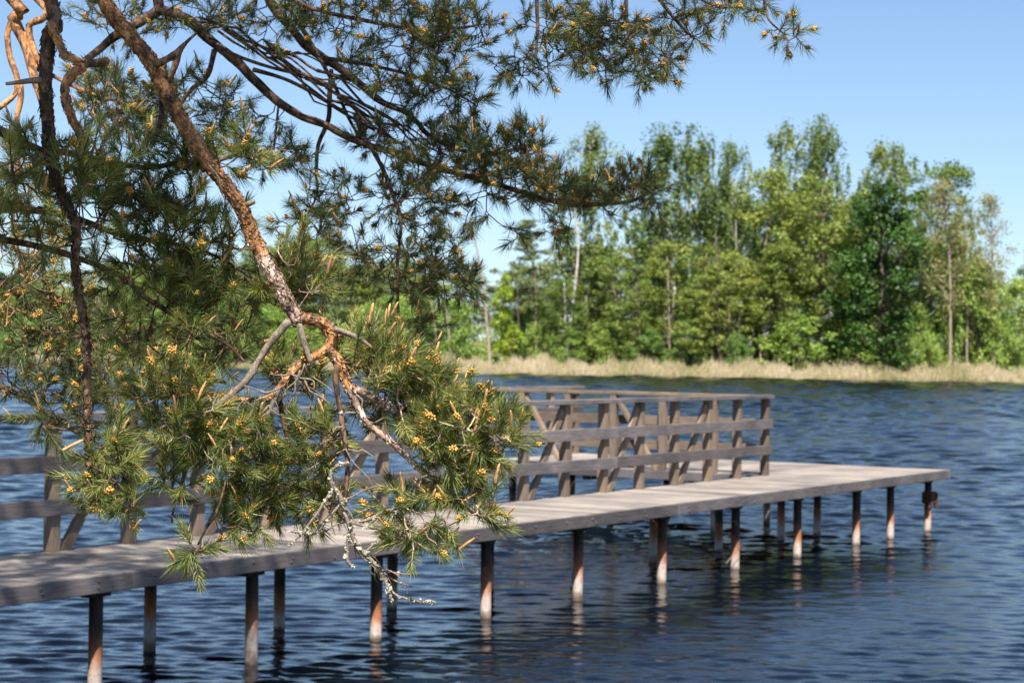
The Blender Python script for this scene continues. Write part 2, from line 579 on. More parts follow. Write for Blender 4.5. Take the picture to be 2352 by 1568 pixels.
def near_bank(X, Y):
    e = 7.6 + 0.5 * np.sin(X * 0.7) + 0.25 * np.sin(X * 1.9 + 1) + np.clip(-X - 6, 0, 40) * 0.25
    return np.clip((e - Y) * 0.55, -1.2, 0.93) + 0.04 * np.sin(X * 2.1) * np.sin(Y * 1.7)


sheet("near_bank", near_bank, -60, 60, -60, 22, 160, 110, M_ground)


# the far shoreline as a polyline (x, y)
SHORE = np.array([(-420, 760), (-150, 478), (-98, 382), (-50, 290), (-24, 236), (-11, 222), (15.4, 216.9), (53.7, 208.6), (110, 198), (300, 170)])


def shore_y(x):
    return np.interp(x, SHORE[:, 0], SHORE[:, 1])


def far_z(X, Y):
    d = Y - shore_y(X)
    z = np.clip(d * 0.07, -1.0, 0.9) + np.clip(d - 14, 0, 400) * 0.012
    hill = 5 * np.exp(-((X + 75) / 60.0) ** 2 - ((Y - 470) / 70.0) ** 2)
    return z + hill * np.clip((d - 5) / 40, 0, 1)


sheet("far_shore", far_z, -420, 300, 160, 760, 180, 200, M_hill)


def ground_z(x, y):
    return float(far_z(np.array(x), np.array(y)))


# ------------------------------------------------------------------ reeds
def build_reeds():
    g = np.random.default_rng(5)
    n = 90000
    x = np.concatenate([g.uniform(-32, 75, int(n * 0.8)), g.uniform(-130, -32, n - int(n * 0.8))])
    d = g.uniform(-1.0, 1.0, n) ** 1 * 4.5 + 3.0
    y = shore_y(x) + d
    clump = 0.75 + 0.25 * np.sin(x * 0.55) + 0.22 * np.sin(x * 1.7 + 2) + 0.15 * np.sin(x * 4.1)
    h = (1.0 + 0.95 * g.random(n) ** 1.5) * np.clip(0.35 + 0.65 * clump, 0.5, 1.15) * (0.55 + 0.5 * np.clip(d / 6, 0, 1))
    z0 = np.where(d < 0, -0.05, 0) + np.clip(d, -1, 12) * 0.05
    w = g.uniform(0.015, 0.04, n)
    a = g.uniform(0, np.pi, n)
    lean = g.normal(0, 0.14, (n, 2)) * h[:, None]
    dx = np.stack([np.cos(a) * w, np.sin(a) * w, 0 * w], -1)
    base = np.stack([x, y, z0], -1)
    top = base + np.stack([lean[:, 0] + 0.08 * h, lean[:, 1], h], -1)
    v = np.stack([base - dx, base + dx, top + dx * 0.7, top - dx * 0.7], 1).reshape(-1, 3)
    q = np.arange(n * 4).reshape(-1, 4)
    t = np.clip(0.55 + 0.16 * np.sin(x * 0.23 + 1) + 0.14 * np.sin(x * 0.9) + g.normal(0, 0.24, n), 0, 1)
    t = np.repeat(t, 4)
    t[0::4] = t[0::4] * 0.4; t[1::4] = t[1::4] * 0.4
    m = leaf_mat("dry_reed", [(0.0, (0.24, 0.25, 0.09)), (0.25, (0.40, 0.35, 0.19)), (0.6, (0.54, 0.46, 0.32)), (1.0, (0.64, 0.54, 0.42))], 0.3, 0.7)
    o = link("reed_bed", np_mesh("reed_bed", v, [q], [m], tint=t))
    tag(o, "pale straw coloured reeds along the far shoreline under the trees", "reeds", kind="stuff")


build_reeds()

# ------------------------------------------------------------------ pier
TH, B_OFF = 0.559, 10.018
A0, A_ARM, A_END = 2.2, 24.88, 28.17
N_BACK, N_END = 1.57, 6.38
DECK_Z = 0.895
dvec = (math.sin(TH), math.cos(TH)); nvec = (-math.cos(TH), math.sin(TH))
pier = empty("pier", (B_OFF * nvec[0], B_OFF * nvec[1], 0), math.atan2(dvec[1], dvec[0]))
tag(pier, "long weathered grey wooden pier with board railing standing on rusty steel piles", "pier")


def build_pier():
    g = np.random.default_rng(9)
    # walkway deck and arm deck: transverse boards
    mb = MB()
    a = A0
    while a < A_END - 0.02:
        w = min(0.118, A_END - a)
        y1 = N_BACK - 0.03 if a < A_ARM - 0.03 else N_BACK + 0.2
        mb.box((a + w / 2, (0.04 + y1) / 2, DECK_Z - 0.016 + g.normal(0, 0.0015)), (w, y1 - 0.04, 0.032), tint=g.random(), bev=0.003)
        a += 0.131
    mb.build("deck", M_deck, pier)
    mb = MB()
    y = N_BACK + 0.21
    while y < N_END - 0.03:
        mb.box(((A_ARM + A_END) / 2 + 0.02, y + 0.058, DECK_Z - 0.016 + g.normal(0, 0.0015)), (A_END - A_ARM - 0.09, 0.117, 0.032), tint=g.random(), bev=0.003)
        y += 0.130
    mb.build("deck", [bpy.data.materials["weathered_deck_boards"]], pier)

    # fascia boards
    def fascia(p0, p1, nrm, seglen, mat=M_fascia, screws=True):
        p0 = np.array(p0, float); p1 = np.array(p1, float)
        L = np.linalg.norm(p1 - p0); k = max(1, round(L / seglen)); dd = (p1 - p0) / L
        for i in range(k):
            q0 = p0 + dd * (L * i / k + 0.003); q1 = p0 + dd * (L * (i + 1) / k - 0.003)
            z = DECK_Z - 0.062 + g.normal(0, 0.001)
            mb = MB()
            mb.bar((*q0, z), (*q1, z), 0.036, 0.128, tint=g.random() * 0.6, bev=0.006)
            nq = sum(len(x) for x in mb.q) + sum(len(x) for x in mb.t)
            if screws:
                s = 0.25
                while s < L / k:
                    for dz in (-0.022, 0.02):
                        if g.random() < 0.8:
                            c = q0 + dd * (s + g.normal(0, 0.03)) + np.array(nrm) * 0.0195
                            mb.box((*c, z + dz + g.normal(0, 0.006)), (0.017, 0.017, 0.012), tint=2.0, bev=0.003)
                    s += 0.55 + g.normal(0, 0.03)
            mb.build("fascia_board", mat, pier)
    fascia((A0, 0.018), (A_END, 0.018), (0, -1), 4.2)
    fascia((A0, N_BACK - 0.005), (A_ARM - 0.02, N_BACK - 0.005), (0, 1), 4.2, screws=False)
    fascia((A_ARM, N_BACK + 0.03), (A_ARM, N_END), (-1, 0), 2.5, screws=False)
    fascia((A_END + 0.02, 0.0), (A_END + 0.02, N_END), (1, 0), 3.2, screws=False)
    fascia((A_ARM + 0.02, N_END + 0.02), (A_END, N_END + 0.02), (0, 1), 3.3, screws=False)
    # bearers under the deck
    for yy in (0.35, 0.8, 1.25):
        mb = MB(); mb.bar((A0, yy, DECK_Z - 0.075), (A_END - 0.05, yy, DECK_Z - 0.075), 0.05, 0.085); mb.build("bearer", M_steel, pier)
    for aa in (A_ARM + 0.35, A_ARM + 1.6, A_ARM + 2.9):
        mb = MB(); mb.bar((aa, N_BACK - 0.1, DECK_Z - 0.075), (aa, N_END - 0.05, DECK_Z - 0.075), 0.05, 0.085); mb.build("bearer", M_steel, pier)
    # piles and the cap beams that carry the deck
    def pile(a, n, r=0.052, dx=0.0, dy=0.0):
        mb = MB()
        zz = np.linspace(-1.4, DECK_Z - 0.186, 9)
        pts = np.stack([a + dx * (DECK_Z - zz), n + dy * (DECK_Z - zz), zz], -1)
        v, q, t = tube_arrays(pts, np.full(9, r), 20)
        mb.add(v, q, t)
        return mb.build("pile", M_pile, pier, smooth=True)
    front = [5.4, 7.15, 8.95, 10.70, 12.47, 14.18, 15.94, 17.70, 19.54, 21.40, 23.19, 25.12, 26.36, 27.85]
    lean = [0.0] * 14
    for a in front:
        pile(a, 0.212, dx=g.normal(0, 0.006), dy=g.normal(0, 0.006))
        bk = 1.32
        pile(a + 0.03, bk, dx=g.normal(0, 0.006))
        mb = MB()
        mb.bar((a, 0.2, DECK_Z - 0.155), (a, N_BACK - 0.06, DECK_Z - 0.155), 0.12, 0.065, bev=0.003)
        mb.build("cap_beam", M_steel, pier)
        mb = MB()
        mb.bar((a - 0.09, 0.235, DECK_Z - 0.16), (a + 0.13, 0.235, DECK_Z - 0.16), 0.10, 0.05, bev=0.003)
        mb.build("bearing_plate", M_steel, pier)
    for n in (2.6, 4.3, 6.0):
        for a in (A_ARM + 0.8, A_END - 0.7):
            pile(a, n)
        mb = MB()
        mb.bar((A_ARM + 0.08, n, DECK_Z - 0.155), (A_END - 0.2, n, DECK_Z - 0.155), 0.12, 0.065, bev=0.003)
        mb.build("cap_beam", M_steel, pier)
    # rusty clamp on the outermost pile
    mb = MB()
    mb.box((27.85, 0.2, 0.50), (0.20, 0.15, 0.17), bev=0.01)
    mb.box((27.74, 0.16, 0.40), (0.05, 0.05, 0.1), bev=0.006)
    mb.box((27.97, 0.14, 0.46), (0.035, 0.06, 0.22), bev=0.006)
    mb.build("clamp", simple("rusty_clamp", (0.05, 0.022, 0.014), 0.8, 30, (0.16, 0.06, 0.03)), pier)
    # ---- railing along the back edge of the walkway
    ny = N_BACK - 0.085
    posts = [3.2, 4.1, 5.0, 5.9, 6.8, 7.7, 8.6, 9.55, 10.5, 11.52, 12.40, 13.26, 14.2, 15.1, 16.0, 16.9, 17.8, 18.66, 19.55, 20.44, 21.34, 22.26, 23.19, 24.07, 24.95]
    top = DECK_Z + 1.1
    for a in posts:
        mb = MB(); s = g.random()
        mb.box((a, ny, (DECK_Z + top - 0.05) / 2), (0.098, 0.098, top - 0.05 - DECK_Z - 0.001), tint=s)
        mb.build("post", M_post, pier)
    for i in range(9, len(posts) - 1):
        if i % 2 == 1:
            pass
    br = [(11.52, 12.40), (13.26, 14.2), (15.1, 16.0), (16.9, 17.8), (18.66, 19.55), (20.44, 21.34), (22.26, 23.19), (5.0, 5.9), (6.8, 7.7), (8.6, 9.55)]
    for a0, a1 in br:
        mb = MB()
        mb.bar((a0 + 0.12, ny + 0.0, DECK_Z - 0.02), (a1 - 0.07, ny, top - 0.12), 0.05, 0.095, tint=g.random())
        mb.build("brace", M_post, pier)
    def runs(p0, p1, z, w, h, seg, name, mat):
        p0 = np.array(p0, float); p1 = np.array(p1, float)
        L = np.linalg.norm(p1 - p0); k = max(1, round(L / seg)); dd = (p1 - p0) / L
        for i in range(k):
            mb = MB()
            q0 = p0 + dd * (L * i / k + 0.002); q1 = p0 + dd * (L * (i + 1) / k - 0.002)
            mb.bar((*q0, z + g.normal(0, 0.002)), (*q1, z + g.normal(0, 0.002)), w, h, tint=g.random() * 0.6)
            mb.build(name, mat, pier)
    rA, rB = posts[0] - 0.1, posts[-1] + 0.07
    runs((rA, ny - 0.02), (rB + 0.02, ny - 0.02), top - 0.025, 0.15, 0.05, 4.4, "handrail", M_rail)
    runs((rA, ny - 0.068), (rB, ny - 0.068), DECK_Z + 0.70, 0.036, 0.13, 4.6, "rail", M_rail)
    runs((rA, ny - 0.068), (rB, ny - 0.068), DECK_Z + 0.352, 0.036, 0.13, 4.0, "rail", M_rail)
    # ---- railing on the inner edge of the arm
    ax = A_ARM + 0.09
    for n in (2.27, 3.07, 3.86, 4.62, 5.40, 6.27):
        mb = MB()
        mb.box((ax, n, (DECK_Z + top - 0.05) / 2), (0.098, 0.098, top - 0.05 - DECK_Z - 0.001), tint=g.random())
        mb.build("post", M_post, pier)
    n0 = ny + 0.057
    runs((ax + 0.02, n0), (ax + 0.02, N_END + 0.02), top - 0.025, 0.15, 0.05, 2.5, "handrail", M_armrail)
    for z in (0.70, 0.352):
        runs((ax + 0.068, n0 - 0.0), (ax + 0.068, N_END - 0.1), DECK_Z + z, 0.036, 0.13, 2.5, "rail", M_armrail)
    for m0, m1 in ((3.07, 3.86), (4.62, 5.40)):
        mb = MB()
        mb.bar((ax, m0 + 0.08, DECK_Z - 0.02), (ax, m1 - 0.07, top - 0.12), 0.05, 0.095, up=(1, 0, 0.01), tint=g.random())
        mb.build("brace", M_post, pier)
    # ---- railing closing the end of the arm
    ey = N_END - 0.09
    for a in (25.72, 26.48, 27.25, 28.05):
        mb = MB()
        mb.box((a, ey, (DECK_Z + top - 0.05) / 2), (0.098, 0.098, top - 0.05 - DECK_Z - 0.001), tint=g.random())
        mb.build("post", M_post, pier)
    runs((ax + 0.10, ey - 0.02), (A_END, ey - 0.02), top - 0.025, 0.15, 0.05, 4, "handrail", M_rail)
    for z in (0.70, 0.352):
        runs((ax + 0.10, ey - 0.068), (A_END, ey - 0.068), DECK_Z + z, 0.036, 0.13, 4, "rail", M_rail)


build_pier()

mb = MB()
mb.tube(*resample([P(1668, 1293, 23.35), P(1684, 1273, 23.4), P(1700, 1252, 23.42)], [0.006, 0.005, 0.004], 0.05), k=6)
tag(mb.build("reed_stem", M_armrail), "dry stem leaning against a rusty pile at the waterline under the pier", "stem")

# ------------------------------------------------------------------ far trees
LEAF = {
    'birch': leaf_mat("birch_leaves", [(0, (0.110, 0.163, 0.048)), (0.5, (0.164, 0.227, 0.066)), (1, (0.242, 0.309, 0.096))], 0.30, 0.5, 1.0),
    'alder': leaf_mat("alder_leaves", [(0, (0.133, 0.191, 0.043)), (0.5, (0.211, 0.276, 0.066)), (1, (0.312, 0.374, 0.096))], 0.30, 0.5, 1.0),
    'maple': leaf_mat("maple_leaves", [(0, (0.028, 0.068, 0.011)), (0.5, (0.051, 0.114, 0.018)), (1, (0.110, 0.198, 0.037))], 0.22, 0.5, 0.5),
    'shrub': leaf_mat("willow_leaves", [(0, (0.140, 0.232, 0.050)), (0.5, (0.214, 0.326, 0.073)), (1, (0.330, 0.446, 0.112))], 0.30, 0.5, 1.0),
    'lime': leaf_mat("fresh_leaves", [(0, (0.185, 0.275, 0.027)), (0.5, (0.273, 0.373, 0.041)), (1, (0.359, 0.461, 0.074))], 0.34, 0.5, 1.0),
    'conifer': leaf_mat("far_conifer_needles", [(0, (0.070, 0.106, 0.048)), (0.5, (0.133, 0.171, 0.069)), (1, (0.235, 0.260, 0.096))], 0.11, 0.5, 1.0),
    'sparse': leaf_mat("thin_new_leaves", [(0, (0.156, 0.171, 0.077)), (0.5, (0.235, 0.253, 0.106)), (1, (0.329, 0.325, 0.174))], 0.30, 0.5, 1.0),
}
BARK = {
    'white': simple("white_birch_bark", (0.62, 0.60, 0.56), 0.8, 1.6, (0.28, 0.25, 0.22), 0.2),
    'grey': simple("grey_brown_bark", (0.22, 0.165, 0.125), 0.9, 1.4, (0.34, 0.27, 0.21), 0.15),
    'dark': simple("dark_brown_bark", (0.10, 0.075, 0.06), 0.9, 1.4, (0.17, 0.13, 0.10), 0.15),
    'pale': simple("bleached_dead_bark", (0.42, 0.34, 0.27), 0.9, 1.4, (0.30, 0.24, 0.19), 0.15),
}


def leaves(cent, rad, per, size, g, upb=0.25, jig=0.32):
    """leaf cards around clump centres: cent (n,3), rad (n,3)"""
    n = len(cent); m = n * per
    c = np.repeat(cent, per, 0); r = np.repeat(rad, per, 0)
    d = g.normal(0, 1, (m, 3)); d /= np.linalg.norm(d, axis=1)[:, None]
    rr = g.random(m) ** 0.45
    p = c + d * r * rr[:, None] * (1 + g.normal(0, jig * 0.4, (m, 1)))
    nn = d * 0.55 + g.normal(0, 0.6, (m, 3)) + np.array([0, 0, upb])
    nn /= np.linalg.norm(nn, axis=1)[:, None]
    a = np.cross(nn, g.normal(0, 1, (m, 3))); a /= np.linalg.norm(a, axis=1)[:, None]
    b = np.cross(nn, a)
    s = size * g.uniform(0.6, 1.3, (m, 1))
    v = np.stack([p - a * s * 0.5, p - b * s * 0.36, p + a * s * 0.55, p + b * s * 0.36], 1).reshape(-1, 3)
    q = np.arange(m * 4).reshape(-1, 4)
    ct = g.random(n)
    t = np.clip(np.repeat(ct, per) * 0.6 + 0.4 * g.random(m), 0, 1)
    return v, q, np.repeat(t, 4)


def tree_meshes(kind, seed):
    """returns (trunk mesh, crown mesh, height, width) for one archetype"""
    g = np.random.default_rng(seed)
    tb = MB()
    if kind == 'birch':
        H, Wd, c0, n, per, size = 26.0, 8.0, 0.30, 105, 92, 0.27
        prof = lambda h: np.interp(h, [0, 0.12, 0.4, 0.7, 0.9, 1.0], [0.45, 0.85, 1.0, 0.92, 0.70, 0.30])
        cr = lambda k: np.stack([g.uniform(0.45, 0.9, k)] * 2 + [g.uniform(0.9, 1.7, k)], -1)
        bark, r0 = 'white', 0.17
    elif kind == 'alder':
        H, Wd, c0, n, per, size = 22.0, 7.5, 0.22, 88, 90, 0.27
        prof = lambda h: np.interp(h, [0, 0.15, 0.45, 0.75, 0.92, 1.0], [0.6, 0.9, 1.0, 0.92, 0.7, 0.4])
        cr = lambda k: np.stack([g.uniform(0.65, 1.15, k), g.uniform(0.65, 1.15, k), g.uniform(0.55, 1.0, k)], -1)
        bark, r0 = 'grey', 0.18
    elif kind == 'maple':
        H, Wd, c0, n, per, size = 18.0, 10.0, 0.06, 135, 110, 0.32
        prof = lambda h: np.interp(h, [0, 0.1, 0.3, 0.6, 0.85, 1.0], [0.75, 0.95, 1.0, 0.93, 0.72, 0.30])
        cr = lambda k: np.stack([g.uniform(0.7, 1.2, k), g.uniform(0.7, 1.2, k), g.uniform(0.55, 1.0, k)], -1)
        bark, r0 = 'dark', 0.3
    elif kind == 'sparse':
        H, Wd, c0, n, per, size = 21.0, 6.0, 0.34, 95, 40, 0.22
        prof = lambda h: np.interp(h, [0, 0.2, 0.5, 0.8, 1.0], [0.4, 0.8, 1.0, 0.8, 0.25])
        cr = lambda k: np.stack([g.uniform(0.6, 1.0, k), g.uniform(0.6, 1.0, k), g.uniform(0.6, 1.1, k)], -1)
        bark, r0 = 'grey', 0.20
    elif kind == 'conifer':
        H, Wd, c0, n, per, size = 20.0, 6.0, 0.40, 80, 70, 0.26
        prof = lambda h: np.interp(h, [0, 0.15, 0.5, 0.85, 1.0], [0.5, 0.9, 1.0, 0.6, 0.1])
        cr = lambda k: np.stack([g.uniform(0.8, 1.3, k), g.uniform(0.8, 1.3, k), g.uniform(0.22, 0.4, k)], -1)
        bark, r0 = 'grey', 0.17
    elif kind == 'lime':
        H, Wd, c0, n, per, size = 9.0, 4.0, 0.15, 60, 40, 0.30
        prof = lambda h: np.interp(h, [0, 0.3, 0.7, 1.0], [0.5, 1.0, 0.8, 0.2])
        cr = lambda k: np.stack([g.uniform(0.4, 0.7, k), g.uniform(0.4, 0.7, k), g.uniform(0.25, 0.5, k)], -1)
        bark, r0 = 'grey', 0.06
    else:  # shrub
        H, Wd, c0, n, per, size = 6.0, 7.0, 0.03, 90, 70, 0.22
        prof = lambda h: np.interp(h, [0, 0.2, 0.5, 0.8, 1.0], [0.85, 1.0, 0.88, 0.6, 0.2])
        cr = lambda k: np.stack([g.uniform(0.45, 0.8, k), g.uniform(0.45, 0.8, k), g.uniform(0.4, 0.75, k)], -1)
        bark, r0 = 'dark', 0.05
    # main limbs steer the crown so that it gets arms and gaps
    h = g.random(n) ** 0.9
    ang = g.uniform(0, 2 * np.pi, n)
    arms = g.uniform(0, 2 * np.pi, 7)
    near = arms[np.argmin(np.abs(((ang[:, None] - arms[None] + np.pi) % (2 * np.pi)) - np.pi), 1)]
    ang = ang * 0.45 + near * 0.55 if kind != 'shrub' else ang
    rr = prof(h) * Wd / 2 * np.sqrt(g.uniform(0.08, 1.0, n)) * (0.85 + 0.25 * np.sin(h * 23 + ang * 2))
    cz = H * (c0 + (1 - c0) * h * 0.97)
    bend = np.array([g.normal(0, 0.35), g.normal(0, 0.35)])
    def axis(z):
        f = np.clip(z / H, 0, 1)
        return np.stack([bend[0] * f * f * 2 + 0.15 * np.sin(f * 7 + seed), bend[1] * f * f * 2 + 0.15 * np.sin(f * 5 + seed)], -1)
    ax = axis(cz)
    cent = np.stack([ax[:, 0] + rr * np.cos(ang), ax[:, 1] + rr * np.sin(ang), cz], -1)
    rad = cr(n)
    rad[:, 2] = np.minimum(rad[:, 2], np.maximum(cent[:, 2] - 0.05, 0.15))
    if kind == 'birch':   # drooping strands below the clumps
        s = g.integers(0, n, 90)
        sc = cent[s] + np.stack([g.normal(0, 0.5, 90), g.normal(0, 0.5, 90), -g.uniform(0.6, 1.8, 90)], -1)
        cent2 = np.vstack([cent, sc]); rad2 = np.vstack([rad, np.stack([g.uniform(0.15, 0.3, 90), g.uniform(0.15, 0.3, 90), g.uniform(0.7, 1.3, 90)], -1)])
        v, q, t = leaves(cent2, rad2, per * 2 // 3, size, g)
    else:
        v, q, t = leaves(cent, rad, per, size, g)
    # stems
    if kind == 'shrub':
        for i in range(14):
            e = cent[g.integers(0, n)]
            p = np.array([[g.normal(0, 0.5), g.normal(0, 0.5), -0.15], [e[0] * 0.5, e[1] * 0.5, e[2] * 0.5], e])
            pp, r = resample(p, [r0, r0 * 0.7, r0 * 0.3], 0.8)
            tb.tube(pp, r, 5)
    else:
        z = np.linspace(-0.3, H * (0.93 if kind != 'maple' else 0.8), 16)
        a2 = axis(z)
        tb.tube(np.stack([a2[:, 0], a2[:, 1], z], -1), r0 * (1.25 * np.exp(-np.clip(z, 0, 99) * 1.5) * 0.3 + 1 - 0.93 * z.clip(0) / H), 8, 0.05, seed=seed)
        for i in g.choice(n, min(n, 42), replace=False):
            e = cent[i]; zb = max(e[2] - g.uniform(0.4, 0.9) * np.hypot(e[0], e[1]) - 0.3, H * c0 * 0.7)
            zb = min(zb, H * 0.9)
            b0 = axis(np.array([zb]))[0]
            m = np.array([b0[0] * 0.45 + e[0] * 0.55, b0[1] * 0.45 + e[1] * 0.55, zb * 0.4 + e[2] * 0.6 + 0.2])
            pp, r = resample(np.array([[b0[0], b0[1], zb], m, e]), np.array([0.3, 0.18, 0.06]) * r0, 1.0)
            tb.tube(pp, r, 5)
    tme = np_mesh("trunk", np.concatenate(tb.v), [np.concatenate(tb.q), np.concatenate(tb.t)], [BARK[bark]], True)
    cme = np_mesh("crown", v, [q], [LEAF[kind]], tint=t)
    return tme, cme, H, Wd


ARCH = {}
for kd, ns in (('birch', 4), ('alder', 4), ('maple', 2), ('sparse', 2), ('conifer', 3), ('lime', 1), ('shrub', 4)):
    ARCH[kd] = [tree_meshes(kd, 100 + 17 * i + len(kd)) for i in range(ns)]
NAMES = {'birch': ('birch_tree', 'birch tree'), 'alder': ('alder_tree', 'alder tree'), 'maple': ('maple_tree', 'tree'), 'sparse': ('thin_tree', 'tree'),
         'conifer': ('conifer_tree', 'conifer'), 'lime': ('young_tree', 'young tree'), 'shrub': ('shrub', 'shrub')}
_cnt = [0]


def hor(u):
    return V_HOR + ROLL * (u - 1176)


def tree(kind, u, vtop, wpx, back, label, group=None, Y=None):
    """a tree whose trunk stands `back` metres behind the far shoreline in picture column u"""
    i = _cnt[0]; _cnt[0] += 1
    tme, cme, H, Wd = ARCH[kind][i % len(ARCH[kind])]
    if Y is None:
        Y = 215.0
        for _ in range(6):
            x = (u - 1176) / F_PX * Y
            Y = float(shore_y(x)) + back + 6
    x = (u - 1176) / F_PX * Y
    z = ground_z(x, Y) - 0.1
    top = EYE + (hor(u) - vtop) / F_PX * Y
    h = max(top - z, 1.0)
    w = wpx / F_PX * Y * (1.4 if kind == 'birch' else 1.22 if kind == 'alder' else 1.05)
    o = empty(NAMES[kind][0], (x, Y, z), random.uniform(0, 6.28))
    o.scale = (w / Wd, w / Wd, h / H)
    link("trunk", tme, o)
    link("crown", cme, o)
    tag(o, label, NAMES[kind][1], group)
    return o


# front row, one by one: (kind, column, top, width, metres behind the shoreline, label)
tree('birch', 1343, 292, 150, 10, "tall pale birch just right of the pine bough tip, alone against the sky")
tree('birch', 1545, 275, 185, 12, "broad tall birch with rounded top left of the middle of the wood")
tree('birch', 1600, 330, 110, 16, "narrow birch leaning on the right side of the broad birch")
tree('birch', 1690, 322, 95, 14, "slim birch with flat feathery top between two taller birches")
tree('birch', 1810, 282, 150, 15, "dark topped tall birch left of the tallest spiky birch")
tree('birch', 1905, 262, 110, 15, "tallest birch of the far wood with separate spiky tops")
tree('birch', 2030, 325, 135, 20, "dark birch crown rising behind the dense dark green tree")
tree('alder', 1745, 385, 210, 8, "wide olive green alder below the dark topped birch")
tree('alder', 1880, 405, 210, 6, "olive brown rounded alder left of the dense dark green tree")
tree('maple', 2018, 412, 262, 1, "dense dark green broad tree reaching almost to the reeds")
tree('alder', 2135, 372, 170, 14, "olive leaved tree rising right behind the dense dark green tree")
tree('sparse', 2183, 395, 130, 1, "thin crowned tree with bare brown trunk standing in the reeds")
tree('sparse', 2282, 446, 130, 3, "sparse small leaved tree standing alone before the open sky at right")
tree('maple', 2372, 540, 90, 4, "dark green tree cut by the right edge of the picture")
tree('conifer', 1232, 500, 120, 6, "layered conifer with open flat branches at the left end of the wood")
tree('conifer', 1300, 520, 100, 12, "darker conifer close behind the layered conifer and pale birch")
tree('lime', 1152, 632, 62, 3, "bright lime green young tree beside the leaning bare trunk")
tree('lime', 1170, 745, 60, 1, "small bright lime green sapling low beside the reeds")
tree('alder', 1420, 590, 150, 4, "yellow green alder below the gap between the two left birches")
tree('alder', 1525, 555, 150, 5, "yellow green alder with layered branches under the broad birch")
tree('alder', 1620, 560, 150, 5, "light alder between the broad birch and the dark bare stem")
tree('alder', 1700, 590, 130, 3, "alder with twin pale stems right of the dark bare stem")
tree('alder', 1790, 560, 150, 4, "light yellow green alder left of the dense dark green tree")
tree('alder', 1370, 620, 130, 5, "low dense alder around the white forked birch stems")
tree('alder', 1290, 640, 120, 4, "mid green bushy alder under the conifers")
tree('alder', 1470, 640, 110, 2, "small alder in front of the yellow green layered alder")
tree('alder', 1600, 660, 120, 2, "small alder in front of the light alder by the dark stem")
tree('birch', 2225, 470, 95, 12, "slender birch between the bare brown trunk and the sparse tree")
tree('birch', 2110, 460, 90, 10, "slender birch on the right flank of the dense dark green tree")
tree('alder', 955, 655, 120, 30, "mid green tree above the left end of the near reeds")
tree('alder', 1012, 628, 120, 34, "rounded tree left of the leaning bare trunk, behind the willow shrub")
tree('birch', 1062, 612, 90, 38, "thin birch just left of the leaning bare trunk")
tree('alder', 1185, 600, 110, 14, "green tree between the lime green young tree and the layered conifer")
tree('conifer', 1125, 655, 90, 40, "distant conifer behind the leaning bare trunk")
# shrubs on the bank
tree('shrub', 1060, 690, 190, 5, "wide light green willow shrub left of the leaning bare trunk")
tree('shrub', 990, 735, 130, 4, "low green shrub at the left end of the near reeds")
tree('shrub', 1215, 745, 110, 3, "green shrub right of the lime green sapling")
tree('shrub', 1400, 735, 130, 2, "bushy shrub right of the white forked birch stems")
tree('shrub', 1490, 755, 130, 2, "light green shrub under the yellow green layered alder")
tree('shrub', 1580, 730, 110, 3, "shrub left of the dark bare stem")
tree('shrub', 1700, 765, 85, 1, "dark round bush right beside the two grey stems")
tree('shrub', 1835, 715, 210, 2, "large light green willow shrub left of the dark tree's foot")
tree('shrub', 1990, 735, 150, 1, "bright green shrub right under the dense dark green tree")
tree('shrub', 2100, 700, 110, 4, "shrub between the dark tree and the bare brown trunk")
tree('shrub', 2140, 760, 90, 1, "low olive shrub left of the bare brown trunk")
tree('shrub', 2255, 590, 170, 4, "tall light green shrub mass right of the bare brown trunk")
tree('shrub', 2320, 640, 120, 2, "green shrub at the right edge below the dark green tree")
tree('shrub', 1300, 755, 110, 2, "shrub left of the white forked birch stems")
# rows standing behind, nothing tells them apart
g_ = np.random.default_rng(21)
for u in np.arange(1190, 2330, 42):
    lim = np.interp(u, [1190, 1290, 1420, 1600, 1900, 2060, 2200, 2330], [620, 560, 520, 430, 420, 480, 540, 640])
    tree(['alder', 'birch'][int(g_.random() < 0.35)], u + g_.normal(0, 12), lim + g_.uniform(-5, 70), 130 + g_.uniform(-20, 30), g_.uniform(20, 34),
         "mid green tree of the dense rows behind the shore trees", "trees in the rows behind the shore trees")
for u in np.arange(1180, 2360, 60):
    tree('shrub', u + g_.normal(0, 15), 690 + g_.uniform(0, 50), 150, g_.uniform(9, 16),
         "green undergrowth shrub half hidden behind the shore bushes", "undergrowth shrubs behind the shore bushes")
# left far bay
for i in range(95):
    x = g_.uniform(-150, -14)
    Y = float(shore_y(x)) + g_.uniform(10, 90)
    u = 1176 + x / Y * F_PX
    if u < -260 or u > 1120: continue
    kd = ['alder', 'birch', 'conifer', 'maple'][int(g_.choice(4, p=[0.45, 0.25, 0.2, 0.1]))]
    h = g_.uniform(11, 18)
    tree(kd, u, hor(u) - (h - 1.5) / Y * F_PX, 8.5 / Y * F_PX, 0, "distant tree on the left far shore seen through the pine branches", "distant trees on the left far shore", Y=Y)
for i in range(60):
    x = g_.uniform(-135, -14)
    Y = float(shore_y(x)) + g_.uniform(5, 16)
    u = 1176 + x / Y * F_PX
    if u < -260 or u > 1060: continue
    h = g_.uniform(3.5, 8)
    tree('shrub', u, hor(u) - (h - 1.5) / Y * F_PX, 9.5 / Y * F_PX, 0, "distant rounded bush on the left far shore above the reeds", "distant bushes on the left far shore", Y=Y)


